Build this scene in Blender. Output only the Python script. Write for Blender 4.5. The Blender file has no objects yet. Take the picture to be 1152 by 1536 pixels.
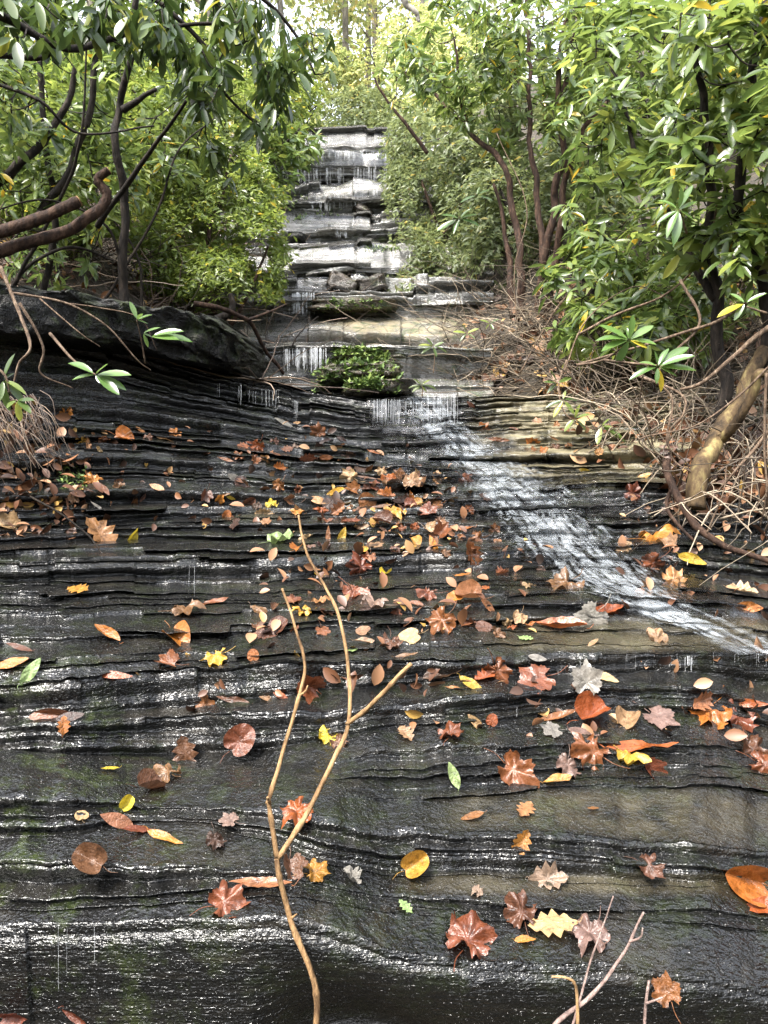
import bpy, math, random
import numpy as np
from mathutils import Vector, Matrix
from mathutils.bvhtree import BVHTree
random.seed(7)
rng = np.random.default_rng(11)
SC = bpy.context.scene
COL = SC.collection
# ------------------------------------------------------------------ camera, sky, sun, exposure
FPX, PITCH, EYE = 1109.0, math.radians(6.6), 1.6
cam_d = bpy.data.cameras.new('camera')
cam_d.sensor_fit = 'VERTICAL'
cam_d.sensor_height = 24.0
cam_d.lens = FPX / 1536 * 24.0
cam_d.clip_start, cam_d.clip_end = 0.05, 500
cam = bpy.data.objects.new('camera', cam_d)
COL.objects.link(cam)
cam.location = (0, 0, EYE)
cam.rotation_euler = (math.pi / 2 - PITCH, 0, 0)
SC.camera = cam
SUN_EL, SUN_AZ = math.radians(60), math.radians(222)     # azimuth from +Y, clockwise seen from above
world = bpy.data.worlds.new('World')
SC.world = world
world.use_nodes = True
wn = world.node_tree
bg = wn.nodes['Background']
sky = wn.nodes.new('ShaderNodeTexSky')
sky.sky_type = 'NISHITA'
sky.sun_disc = False
sky.sun_elevation, sky.sun_rotation = SUN_EL, SUN_AZ
sky.air_density, sky.dust_density, sky.ozone_density = 1.0, 3.0, 1.0
hsv = wn.nodes.new('ShaderNodeHueSaturation')
hsv.inputs['Saturation'].default_value = 0.35              # thin overcast: a whiter sky
wn.links.new(sky.outputs['Color'], hsv.inputs['Color'])
wn.links.new(hsv.outputs['Color'], bg.inputs['Color'])
bg.inputs['Strength'].default_value = 0.15
sun_d = bpy.data.lights.new('sun', 'SUN')
sun_d.energy, sun_d.angle, sun_d.color = 1.5, math.radians(14), (1.0, 0.95, 0.87)
sun = bpy.data.objects.new('sun', sun_d)
COL.objects.link(sun)
sdir = Vector((math.sin(SUN_AZ) * math.cos(SUN_EL), math.cos(SUN_AZ) * math.cos(SUN_EL), math.sin(SUN_EL)))
sun.rotation_euler = sdir.to_track_quat('Z', 'Y').to_euler()
SC.view_settings.view_transform = 'Standard'
SC.view_settings.look = 'None'
SC.view_settings.gamma = 1
SC.view_settings.use_curve_mapping = False
SC.view_settings.exposure = 2.75
SC.render.engine = 'CYCLES'
SC.cycles.max_bounces = 6
SC.cycles.diffuse_bounces = 3
SC.cycles.glossy_bounces = 2
SC.cycles.transmission_bounces = 4
SC.cycles.transparent_max_bounces = 10
SC.cycles.caustics_reflective = False
SC.cycles.caustics_refractive = False
SC.cycles.use_denoising = True
SC.cycles.denoising_prefilter = 'NONE'
SC.cycles.sample_clamp_indirect = 6
SC.cycles.sample_clamp_direct = 12

# ------------------------------------------------------------------ helpers
CP, SP = math.cos(PITCH), math.sin(PITCH)
def AT(px, py, Y):
    """world point(s) seen at photo pixel (px, py) at distance Y up the stream"""
    px, py, Y = np.broadcast_arrays(np.asarray(px, float), np.asarray(py, float), np.asarray(Y, float))
    xc, yc = (px - 576) / FPX, -(py - 768) / FPX
    dy = CP + SP * yc
    dz = -SP + CP * yc
    return np.stack([xc / dy * Y, Y, EYE + dz / dy * Y], -1)
def PROJ(p):
    p = np.asarray(p, float)
    y, z = p[..., 1], p[..., 2] - EYE
    f = y * CP - z * SP
    u = y * SP + z * CP
    return np.stack([576 + FPX * p[..., 0] / f, 768 - FPX * u / f, f], -1)
def _h(ix, iy, s):
    a = (ix.astype(np.int64) * 374761393 + iy.astype(np.int64) * 668265263 + int(s) * 974634217) & 0x7fffffff
    a = ((a ^ (a >> 13)) * 1274126177) & 0x7fffffff
    a = ((a ^ (a >> 16)) * 2246822) & 0x7fffffff
    return ((a ^ (a >> 11)) & 0xffff) / 65535.0
def vn(x, y, s=0):
    """value noise in -1..1"""
    x, y = np.broadcast_arrays(np.asarray(x, float), np.asarray(y, float))
    ix, iy = np.floor(x), np.floor(y)
    fx, fy = x - ix, y - iy
    fx = fx * fx * (3 - 2 * fx); fy = fy * fy * (3 - 2 * fy)
    a = _h(ix, iy, s); b = _h(ix + 1, iy, s); c = _h(ix, iy + 1, s); d = _h(ix + 1, iy + 1, s)
    return ((a * (1 - fx) + b * fx) * (1 - fy) + (c * (1 - fx) + d * fx) * fy) * 2 - 1
def blocky(x, size, seed):
    u = x / size + .45 * vn(x / size * 1.7, np.full_like(x, seed * 3.3), 2)
    c = np.floor(u)
    return _h(c, np.zeros_like(c), seed) * 2 - 1
def fbm(x, y, s=0, o=3):
    t, a = 0, 1.0
    for k in range(o):
        t = t + a * vn(x * 2 ** k, y * 2 ** k, s + 17 * k); a *= .5
    return t / 1.75
def mesh(name, verts, faces, attrs=None, smooth=True):
    """faces: list of int arrays (n,3) or (n,4)"""
    me = bpy.data.meshes.new(name)
    verts = np.asarray(verts, np.float32).reshape(-1, 3)
    faces = [np.asarray(f, np.int32) for f in faces if len(f)]
    me.vertices.add(len(verts))
    me.vertices.foreach_set('co', verts.ravel())
    loops = np.concatenate([f.ravel() for f in faces])
    sizes = np.concatenate([np.full(len(f), f.shape[1], np.int32) for f in faces])
    starts = np.concatenate([[0], np.cumsum(sizes)[:-1]]).astype(np.int32)
    me.loops.add(len(loops)); me.loops.foreach_set('vertex_index', loops)
    me.polygons.add(len(sizes)); me.polygons.foreach_set('loop_start', starts)
    me.update(calc_edges=True)
    me.polygons.foreach_set('use_smooth', np.full(len(sizes), smooth))
    for k, v in (attrs or {}).items():
        a = me.attributes.new(k, 'FLOAT', 'POINT')
        a.data.foreach_set('value', np.asarray(v, np.float32).ravel())
    me.validate()
    return me
def link(name, me, mat, parent=None, **props):
    o = bpy.data.objects.new(name, me)
    COL.objects.link(o)
    if mat is not None and not len(me.materials): me.materials.append(mat)
    if parent is not None: o.parent = parent
    for k, v in props.items(): o[k] = v
    return o
def empty(name, loc, **props):
    o = bpy.data.objects.new(name, None)
    COL.objects.link(o)
    o.location = loc
    o.empty_display_size = .1
    for k, v in props.items(): o[k] = v
    bpy.context.view_layer.update()
    return o
def grid_faces(nr, nc):
    i = np.arange(nr * nc).reshape(nr, nc)
    return np.stack([i[:-1, :-1], i[:-1, 1:], i[1:, 1:], i[1:, :-1]], -1).reshape(-1, 4)
class MB:
    def __init__(s): s.v, s.f, s.t, s.n = [], [], [], 0
    def add(s, v, f, t=0.5):
        v = np.asarray(v, float).reshape(-1, 3)
        s.v.append(v); s.f += [np.asarray(q, np.int64) + s.n for q in f]
        s.t.append(np.broadcast_to(np.asarray(t, float), (len(v),))); s.n += len(v)
    def tube(s, pts, rad, sides=6, t=0.5, cap=True):
        pts = np.asarray(pts, float); n = len(pts)
        rad = np.broadcast_to(np.asarray(rad, float), (n,))
        d = np.gradient(pts, axis=0); d /= np.linalg.norm(d, axis=1, keepdims=True) + 1e-9
        ref = np.array([0.31, 0.2, 0.93]) if abs(d[:, 2]).mean() < .8 else np.array([1, .13, .1])
        u = np.cross(d, ref); u /= np.linalg.norm(u, axis=1, keepdims=True) + 1e-9
        w = np.cross(d, u)
        a = np.arange(sides) / sides * 2 * math.pi
        ring = pts[:, None] + rad[:, None, None] * (np.cos(a)[None, :, None] * u[:, None] + np.sin(a)[None, :, None] * w[:, None])
        i = np.arange(n * sides).reshape(n, sides); j = np.roll(i, -1, 1)
        f = [np.stack([i[:-1], j[:-1], j[1:], i[1:]], -1).reshape(-1, 4)]
        v = ring.reshape(-1, 3)
        if cap:
            v = np.concatenate([v, pts[:1], pts[-1:]])
            c0, c1 = n * sides, n * sides + 1
            f.append(np.stack([j[0], i[0], np.full(sides, c0)], -1)); f.append(np.stack([i[-1], j[-1], np.full(sides, c1)], -1))
        s.add(v, f, t)
    def build(s, name, mat, parent=None, smooth=True, **props):
        v = np.concatenate(s.v)
        if parent is not None:
            v = v - np.array(parent.matrix_world.translation)
        me = mesh(name, v, s.f, {'tint': np.concatenate(s.t)}, smooth)
        return link(name, me, mat, parent, **props)
def smooth(pts, n=24):
    """Catmull-Rom through the points"""
    p = np.asarray(pts, float)
    if len(p) == 2: return p[0] + (p[1] - p[0]) * np.linspace(0, 1, n)[:, None]
    q = np.concatenate([[2 * p[0] - p[1]], p, [2 * p[-1] - p[-2]]])
    out = []
    t = np.linspace(0, len(p) - 1 - 1e-6, n)
    k = t.astype(int); f = (t - k)[:, None]
    a, b, c, d = q[k], q[k + 1], q[k + 2], q[k + 3]
    return .5 * (2 * b + (c - a) * f + (2 * a - 5 * b + 4 * c - d) * f ** 2 + (3 * b - a - 3 * c + d) * f ** 3)
def wiggle(p, amp, freq, seed):
    p = np.asarray(p, float).copy()
    L = np.concatenate([[0], np.cumsum(np.linalg.norm(np.diff(p, axis=0), axis=1))])
    for k in range(3): p[:, k] += amp * (fbm(L * freq + seed * 3.7, np.full(len(L), k * 9.1 + seed), 5, 2))
    return p

# ------------------------------------------------------------------ materials
def mat_new(name):
    m = bpy.data.materials.new(name); m.use_nodes = True
    nt = m.node_tree; nt.nodes.clear()
    out = nt.nodes.new('ShaderNodeOutputMaterial')
    return m, nt, out
class NT:
    def __init__(s, nt): s.nt = nt
    def n(s, t, **kw):
        o = s.nt.nodes.new('ShaderNode' + t)
        for k, v in kw.items(): setattr(o, k, v)
        return o
    def l(s, a, b): s.nt.links.new(a, b)
    def noise(s, vec, scale, detail=3, rough=.55, dist=0):
        o = s.n('TexNoise'); o.inputs['Scale'].default_value = scale; o.inputs['Detail'].default_value = detail
        o.inputs['Roughness'].default_value = rough; o.inputs['Distortion'].default_value = dist
        if vec is not None: s.l(vec, o.inputs['Vector'])
        return o.outputs['Fac']
    def pos(s, scale=(1, 1, 1), rot=(0, 0, 0)):
        g = s.n('NewGeometry'); m = s.n('Mapping'); m.inputs['Scale'].default_value = scale; m.inputs['Rotation'].default_value = rot
        s.l(g.outputs['Position'], m.inputs['Vector']); return m.outputs['Vector']
    def ramp(s, fac, stops, interp='LINEAR'):
        r = s.n('ValToRGB'); r.color_ramp.interpolation = interp
        e = r.color_ramp.elements
        while len(e) < len(stops): e.new(.5)
        for i, (p, c) in enumerate(stops):
            e[i].position = p; e[i].color = (*c, 1) if len(c) == 3 else c
        s.l(fac, r.inputs['Fac']); return r.outputs['Color']
    def mix(s, fac, a, b, blend='MIX'):
        m = s.n('Mix', data_type='RGBA', blend_type=blend)
        if isinstance(fac, (int, float)): m.inputs[0].default_value = fac
        else: s.l(fac, m.inputs[0])
        for q, i in ((a, 6), (b, 7)):
            if isinstance(q, tuple): m.inputs[i].default_value = (*q, 1)
            else: s.l(q, m.inputs[i])
        return m.outputs[2]
    def math(s, op, a, b=None, c=None):
        m = s.n('Math', operation=op)
        for i, q in enumerate((a, b, c)):
            if q is None: continue
            if isinstance(q, (int, float)): m.inputs[i].default_value = q
            else: s.l(q, m.inputs[i])
        return m.outputs[0]
    def rng(s, v, a, b, c=0, d=1):
        m = s.n('MapRange'); s.l(v, m.inputs[0])
        for i, q in enumerate((a, b, c, d)): m.inputs[i + 1].default_value = q
        return m.outputs[0]
    def attr(s, name):
        a = s.n('Attribute'); a.attribute_name = name; return a.outputs['Fac']
    def bump(s, h, dist, strength=1.0, normal=None):
        b = s.n('Bump'); b.inputs['Strength'].default_value = strength; b.inputs['Distance'].default_value = dist
        s.l(h, b.inputs['Height'])
        if normal is not None: s.l(normal, b.inputs['Normal'])
        return b.outputs['Normal']
    def bsdf(s, color, rough=.5, normal=None, spec=.5, **kw):
        p = s.n('BsdfPrincipled')
        for nm, q in (('Base Color', color), ('Roughness', rough), ('Specular IOR Level', spec)):
            if isinstance(q, tuple): p.inputs[nm].default_value = (*q, 1)
            elif isinstance(q, (int, float)): p.inputs[nm].default_value = q
            else: s.l(q, p.inputs[nm])
        for k, v in kw.items(): p.inputs[k].default_value = v
        if normal is not None: s.l(normal, p.inputs['Normal'])
        return p
def rock_material(name, wet_cols, dry_cols, moss=0.5, bump_mm=4.0, spec=.6, coat=0.0, rbase=.07):
    m, nt, out = mat_new(name); N = NT(nt)
    P = N.pos()
    Pb = N.pos((1.2, 1.2, 14))
    band = N.noise(Pb, 3.0, 4, .6, .3)
    blot = N.noise(P, 5.0, 4, .6)
    wet = N.ramp(band, [(.3, wet_cols[0]), (.52, wet_cols[1]), (.7, wet_cols[2])])
    wet = N.mix(N.rng(blot, .45, .7), wet, wet_cols[1])
    dry = N.ramp(band, [(.3, dry_cols[0]), (.5, dry_cols[1]), (.68, dry_cols[2])])
    mossc = N.ramp(N.noise(P, 60, 3), [(.35, (.012, .022, .006)), (.65, (.06, .085, .015))])
    dm = N.attr('dry')
    dmask = N.math('MULTIPLY', dm, N.rng(N.noise(P, 7, 4, .65), .32, .55))
    col = N.mix(dmask, wet, dry)
    mm = N.math('MULTIPLY', N.attr('moss'), N.rng(N.noise(P, 9, 5, .7), .5 , .62))
    mm = N.math('MULTIPLY', mm, moss)
    col = N.mix(mm, col, mossc)
    # water film: fine ripples that glint, bedding laminae and grit under it
    lam = N.noise(N.pos((4, 4, 120)), 2.0, 3, .6)
    grit = N.noise(N.pos((1, 1, 1.3)), 120, 2, .6)
    drop = N.rng(N.noise(N.pos((1, 1, 1)), 210, 1, .5), .60, .74)
    rip = N.noise(N.pos((.5, .8, 1.25)), 90, 2, .55, .5)
    lump = N.noise(N.pos((1, 1, 2)), 32, 3, .6)
    h = N.math('ADD', N.math('MULTIPLY', rip, .8), N.math('MULTIPLY', grit, .9))
    h = N.math('ADD', h, N.math('MULTIPLY', drop, .8))
    h = N.math('ADD', h, N.math('MULTIPLY', lam, .8))
    nrm = N.bump(h, bump_mm / 1000)
    nrm = N.bump(lump, bump_mm / 1000 * 1.6, 1.0, nrm)
    rough = N.rng(N.noise(P, 11, 3), .35, .7, rbase, rbase + .16)
    rough = N.math('ADD', rough, N.math('MULTIPLY', dmask, .38))
    rough = N.math('ADD', rough, N.math('MULTIPLY', mm, .3))
    p = N.bsdf(col, rough, nrm, spec)
    N.l(N.math('MULTIPLY', N.math('SUBTRACT', 1.0, dmask), coat), p.inputs['Coat Weight']); p.inputs['Coat Roughness'].default_value = .05; p.inputs['Coat IOR'].default_value = 1.6
    N.l(nrm, p.inputs['Coat Normal'])
    N.l(p.outputs[0], out.inputs[0])
    return m
M_ROCK = rock_material('wet_bedded_rock', [(.002, .002, .002), (.0055, .0053, .0048), (.019, .0165, .0125)],
                       [(.07, .06, .035), (.15, .125, .07), (.24, .21, .13)], .34, 3.0)
M_UPROCK = rock_material('wet_pale_rock', [(.045, .045, .042), (.145, .14, .13), (.25, .235, .2)],
                         [(.1, .08, .04), (.18, .145, .075), (.26, .21, .12)], .9, 5.0, .9, .6)
M_BOULDER = rock_material('mossy_black_rock', [(.004, .004, .004), (.009, .008, .007), (.025, .022, .016)],
                          [(.07, .06, .035), (.15, .125, .07), (.24, .21, .13)], .7, 9.0, .35, 0.0, .3)
M_SLAB = rock_material('brown_rock', [(.014, .011, .008), (.038, .028, .019), (.075, .056, .036)],
                       [(.07, .06, .035), (.15, .125, .07), (.24, .21, .13)], 1.0, 6.0)
# ------------------------------------------------------------------ the lower rock face: bedded strata
XS = [-450, 0, 100, 200, 300, 400, 480, 576, 700, 800, 900, 1050, 1152, 1650]
C = np.concatenate([np.linspace(-450, -50, 60)[:-1], np.linspace(-50, 1202, 640), np.linspace(1202, 1650, 60)[1:]])
def box(a, k):
    pad = np.pad(a, k, mode='edge'); ker = np.ones(2 * k + 1) / (2 * k + 1)
    return np.convolve(pad, ker, 'valid')
def curve(ys, k=9): return box(np.interp(C, XS, [ys[0]] + list(ys) + [ys[-1]]), k)
wob = lambda s, a, fq=90: a * fbm(C / fq, np.full_like(C, s * 7.3), s, 3)
#            0    100   200   300   400   480   576   700   800   900  1050  1152
L = [
 dict(foot=[1640, 1640, 1640, 1640, 1640, 1640, 1640, 1640, 1640, 1640, 1640, 1640],
      nose=[1383, 1384, 1384, 1380, 1372, 1385, 1420, 1440, 1446, 1440, 1462, 1485], s=.10, n=1, nt=1, lean=.01),
 dict(foot=[1366, 1364, 1360, 1352, 1342, 1350, 1366, 1378, 1384, 1380, 1386, 1400],
      nose=[1285, 1290, 1298, 1300, 1302, 1318, 1338, 1340, 1345, 1350, 1356, 1368], s=.10, n=3, nt=1, lean=.035),
 dict(foot=[1258, 1250, 1236, 1240, 1262, 1296, 1311, 1312, 1315, 1325, 1330, 1332],
      nose=[1180, 1190, 1205, 1205, 1215, 1222, 1237, 1243, 1246, 1254, 1262, 1272], s=.12, n=4, nt=1, lean=.045),
 dict(foot=[1162, 1168, 1175, 1180, 1186, 1192, 1200, 1192, 1185, 1182, 1180, 1182],
      nose=[1142, 1145, 1148, 1152, 1150, 1140, 1120, 1106, 1104, 1104, 1110, 1125], s=.16, n=6, nt=1, lean=.15),
 dict(foot=[1134, 1134, 1134, 1130, 1126, 1112, 1092, 1085, 1076, 1068, 1068, 1092],
      nose=[1085, 1082, 1077, 1070, 1070, 1064, 1056, 1045, 1036, 1030, 1030, 1055], s=.12, n=3, nt=1, lean=.02),
 dict(foot=[1078, 1072, 1064, 1056, 1050, 1036, 1031, 1017, 1013, 1010, 1010, 1030],
      nose=[1030, 1020, 1009, 999, 993, 989, 990, 985, 982, 979, 978, 976], s=.14, n=2, nt=1, lean=.008),
]
M = [  # guide rows for the thin strata above
 ([968, 962, 956, 950, 946, 942, 940, 942, 946, 950, 950, 958], 2.00, 3),
 ([893, 892, 890, 888, 884, 880, 876, 872, 870, 870, 880, 892], 2.30, 5),
 ([822, 820, 818, 815, 812, 812, 814, 815, 815, 818, 820, 826], 2.60, 6),
 ([762, 756, 752, 754, 756, 758, 760, 757, 755, 752, 746, 752], 2.95, 6),
 ([672, 664, 662, 672, 684, 690, 696, 700, 702, 702, 699, 702], 3.35, 7),
 ([585, 588, 600, 617, 634, 642, 650, 647, 642, 636, 632, 640], 3.80, 7),
 ([470, 496, 524, 550, 571, 590, 603, 600, 596, 588, 578, 575], 4.25, 8),
]
def ray_slope(px, py):
    yc = -(py - 768) / FPX
    return (-SP + CP * yc) / (CP + SP * yc)
def on_ray(px, py, Y): return AT(px, py, Y)
SEG = []        # (A, B, n layers, rise fraction, nose amplitude)
Y = np.full_like(C, 1.10)
prev = None
for k, d in enumerate(L):
    f = curve(d['foot']) + wob(k + 1, 5)
    n = np.minimum(curve(d['nose']) + wob(k + 31, 7, 70) + wob(k + 61, 3, 18), f - 8)
    if prev is not None:
        mz = ray_slope(C, f)
        s = prev[2]
        Y = (prev[1][:, 2] - EYE - s * prev[1][:, 1]) / (mz - s)
        Y = np.maximum(Y, prev[1][:, 1] + .02)
        Y = box(Y, 5)
    F = on_ray(C, f, Y)
    if prev is not None: SEG.append((prev[1], F, prev[3], .02, .03))
    # the whole lower face turns a little towards the viewer at both ends
    Nn = on_ray(C, n, Y + d['lean'])
    SEG.append((F, Nn, d['n'], .84 if k else .93, .5 if k else .05))
    prev = (F, Nn, d['s'], d['nt'])
Yn = prev[1][:, 1]
A = prev[1]
left = np.clip((470 - C) / 470, 0, 1.6) ** 1.4
right = np.clip((C - 900) / 300, 0, 1.5)
y0 = Yn - 1.85
for k, (ys, yy, n) in enumerate(M):
    py = curve(ys) + wob(k + 101, 5)
    t = (k + 1) / len(M)
    Yk = (yy + y0 * (1 - t)) * (1 - .30 * left * t) * (1 - .10 * right * t)
    B = on_ray(C, py, np.maximum(Yk, A[:, 1] + .05))
    SEG.append((A, B, n, .72 if k else .3, .75 if k else .3))
    A = B
# behind the lip: nearly level rock running back under the pool, banks and brush
LIP = A.copy()
B = A.copy(); B[:, 1] += 1.1; B[:, 0] *= (A[:, 1] + 1.1) / A[:, 1]; B[:, 2] += .03
SEG.append((A, B, 2, .3, .2))
def strata(SEG, cols, thick_s, seed0=0, xs=1.0):
    rows, seg_start = [], []
    lay = seed0
    for (A, B, n, rf, amp) in SEG:
        seg_start.append(len(rows))
        x = A[:, 0] * xs
        w = [np.exp(.55 * blocky(x, .55, lay + j) + 1.1 * fbm(x * 1.1, np.full_like(x, (lay + j) * 5.3), 3, 2) + .95 * random.gauss(0, 1)) for j in range(n)]
        w2 = [np.exp(.6 * blocky(x, .8, 50 + lay + j) + 1.1 * fbm(x * 1.6, np.full_like(x, (lay + j) * 3.1), 8, 3) + .5 * random.gauss(0, 1)) for j in range(n)]
        g = np.cumsum(w, 0) / np.sum(w, 0); g2 = np.cumsum(w2, 0) / np.sum(w2, 0)
        g = np.concatenate([np.zeros((1, len(x))), g]); g2 = np.concatenate([np.zeros((1, len(x))), g2])
        D = B - A
        for j in range(n):
            z0 = A[:, 2] + D[:, 2] * g[j]; z1 = A[:, 2] + D[:, 2] * g[j + 1]
            ya, yb = A[:, 1] + D[:, 1] * g2[j], A[:, 1] + D[:, 1] * g2[j + 1]
            h, dd = z1 - z0, np.maximum(yb - ya, .001)
            zr = z0 + h * rf
            scale = np.maximum(dd, .5 * np.abs(h)) * amp
            o = -scale * (.40 * fbm(x * 2.2, np.full_like(x, lay * 2.7), 21, 3) + .65 * blocky(x, .33, 200 + lay) + .30 * fbm(x * 11, np.full_like(x, lay * 4.1), 22, 3) + .25)
            chip = np.clip(fbm(x * 5, np.full_like(x, lay * 6.1), 23, 2) - .25, 0, 1) * scale * .9
            o = o + chip
            o = np.clip(o, -.05 * xs ** -1 - .02, dd * .8 + .01)
            un = np.abs(h) * rf * np.clip(.30 + .7 * fbm(x * 2.2, np.full_like(x, lay * 1.9), 24, 3), 0, .95)
            for (yy, zz) in ((ya + un, z0), (ya + un, z0),
                             (ya + o * .55 + un * .55, z0 + .35 * (zr - z0)),
                             (ya + o * .92 + un * .12, z0 + .70 * (zr - z0)),
                             (ya + o, z0 + .92 * (zr - z0)),
                             (ya + o + .12 * np.minimum(zr - z0, .04), zr), (ya + o + .12 * np.minimum(zr - z0, .04), zr),
                             (ya + o + .30 * (yb - ya - o), zr + .25 * (z1 - zr)),
                             (ya + o + .72 * (yb - ya - o), zr + .70 * (z1 - zr))):
                xx = A[:, 0] + (B[:, 0] - A[:, 0]) * np.clip((yy - A[:, 1]) / np.where(np.abs(D[:, 1]) < .01, .01, D[:, 1]), -1, 1.2)
                xx = np.where(np.abs(D[:, 1]) < .03, A[:, 0] * yy / A[:, 1], xx)
                rows.append(np.stack([xx, yy, zz], -1))
            lay += 1
    rows.append(SEG[-1][1])
    seg_start.append(len(rows) - 1)
    return np.array(rows), seg_start
R, seg_start = strata(SEG, C, .03)
am = np.clip(R[..., 1] / 2, .5, 2.5)
R[..., 1] += .004 * am * fbm(R[..., 0] * 22, R[..., 2] * 60, 41, 3)
R[..., 2] += .003 * am * fbm(R[..., 0] * 30, R[..., 1] * 30, 42, 3) + .006 * am * fbm(R[..., 0] * 3, R[..., 1] * 4, 43, 2)
PX = PROJ(R)
ppx, ppy = PX[..., 0], PX[..., 1]
sm = lambda x, a, b: np.clip((x - a) / (b - a), 0, 1)
# weathering: the strata right of the stream stay dry, the rest is wet
dry = sm(ppx, 690, 800) * sm(ppy, 735, 690)
dry = np.maximum(dry, .18 * sm(ppx, 560, 700) * sm(ppy, 1345, 1335) * sm(ppy, 1308, 1314))
dry = np.maximum(dry, .20 * sm(ppx, 620, 760) * sm(ppy, 1248, 1238) * sm(ppy, 1185, 1192))
dry = np.maximum(dry, .26 * sm(ppx, 650, 800) * sm(ppy, 978, 970) * sm(ppy, 920, 940))
moss = .35 + .65 * sm(ppx, 380, 60) * sm(ppy, 960, 1040) + .4 * sm(ppx, 700, 900) * sm(ppy, 760, 700)
moss = np.clip(moss, 0, 1)
rock = empty('bedrock', (0, 0, 0), kind='structure', label='black wet bedded rock face stepping up to the stream lip')
nr, nc = R.shape[:2]
cuts = [0] + [seg_start[i] for i in range(2, len(SEG) - len(M) + 1, 2)] + [seg_start[len(SEG) - 8 + j] for j in (1, 3, 5)] + [nr - 1]
cuts = sorted(set(cuts))
for a, b in zip(cuts[:-1], cuts[1:]):
    blk = R[a:b + 1]
    me = mesh('rock_ledge', blk, [grid_faces(b - a + 1, nc)], {'dry': dry[a:b + 1], 'moss': moss[a:b + 1]})
    link('rock_ledge', me, M_ROCK, rock)
BV_ROCK = BVHTree.FromPolygons([tuple(v) for v in R.reshape(-1, 3).tolist()], grid_faces(nr, nc).tolist())

# ------------------------------------------------------------------ the upper cascade
U = np.linspace(330, 740, 300)
#   px: 330  400  430  500  560  600  740
UX = [330, 400, 430, 500, 560, 600, 740]
UL = [  # (rows at UX, distance, layers, rise fraction, nose amplitude)
 ([600, 577, 573, 569, 567, 567, 567], 5.25, 0, 0, 0),
 ([535, 524, 521, 520, 521, 522, 524], 5.17, 3, .95, .5),
 ([482, 480, 478, 475, 474, 474, 474], 6.60, 2, .45, .35),
 ([462, 459, 457, 455, 456, 457, 458], 6.52, 2, .95, .5),
 ([425, 422, 420, 416, 416, 416, 416], 7.75, 3, .6, .7),
 ([408, 406, 404, 401, 402, 402, 402], 7.65, 2, .95, .5),
 ([372, 370, 368, 366, 364, 362, 360], 9.0, 4, .55, .8),
 ([358, 356, 355, 352, 352, 350, 350], 8.9, 2, .9, .7),
 ([328, 327, 326, 324, 323, 321, 320], 10.1, 4, .5, .8),
 ([310, 308, 306, 303, 303, 303, 303], 9.95, 2, .9, .6),
 ([296, 295, 294, 293, 292, 290, 289], 10.9, 2, .6, .6),
 ([283, 282, 281, 280, 280, 279, 278], 11.6, 1, .4, .3),
 ([252, 251, 250, 249, 250, 249, 248], 11.25, 3, .97, .35),
 ([243, 243, 242, 242, 243, 242, 242], 12.2, 1, .5, .3),
 ([230, 229, 228, 227, 228, 229, 228], 12.05, 3, .95, .5),
 ([227, 226, 225, 224, 222, 219, 214], 14.2, 2, .18, .3),
]
US, pa = [], None
for k, (ys, yy, n, rf, amp) in enumerate(UL):
    py = np.interp(U, UX, ys) + 2.5 * fbm(U / 45, np.full_like(U, k * 3.3), 61, 3)
    P = AT(U, py, np.full_like(U, yy) * (1 + .012 * fbm(U / 60, np.full_like(U, k * 2.2), 62, 3)))
    if pa is not None: US.append((pa, P, n, rf, amp))
    pa = P
B = pa.copy(); B[:, 1] += 6; B[:, 0] *= B[:, 1] / pa[:, 1]; B[:, 2] -= .15
US.append((pa, B, 1, .05, .004))
A0 = AT(U, np.full_like(U, 612), np.full_like(U, 4.75))
US.insert(0, (A0, US[0][0], 2, .3, .3))
US = [(a_, b_, n_ + 1 if n_ > 1 else n_, rf_, am_) for (a_, b_, n_, rf_, am_) in US]
R2, ss2 = strata(US, U, .1, 300, .45)
R2[..., 1] += .012 * fbm(R2[..., 0] * 8, R2[..., 2] * 16, 44, 3)
R2[..., 2] += .010 * fbm(R2[..., 0] * 5, R2[..., 1] * 5, 45, 3)
P2 = PROJ(R2)
dry2 = sm(P2[..., 0], 470, 530) * sm(P2[..., 1], 520, 505) * sm(P2[..., 1], 470, 480) * .9
moss2 = np.clip(.25 + .75 * sm(P2[..., 0], 470, 520) * sm(P2[..., 1], 440, 460), 0, 1)
casc = empty('cascade_rock', (0, 0, 0), kind='structure', label='pale wet ledges of the upper cascade')
c2 = [0] + [ss2[i] for i in (3, 5, 7, 9, 11, 13)] + [len(R2) - 1]
for a, b in zip(c2[:-1], c2[1:]):
    me = mesh('rock_ledge', R2[a:b + 1], [grid_faces(b - a + 1, R2.shape[1])], {'dry': dry2[a:b + 1], 'moss': moss2[a:b + 1]})
    link('rock_ledge', me, M_UPROCK, casc)
BV_UP = BVHTree.FromPolygons([tuple(v) for v in R2.reshape(-1, 3).tolist()], grid_faces(*R2.shape[:2]).tolist())

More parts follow.
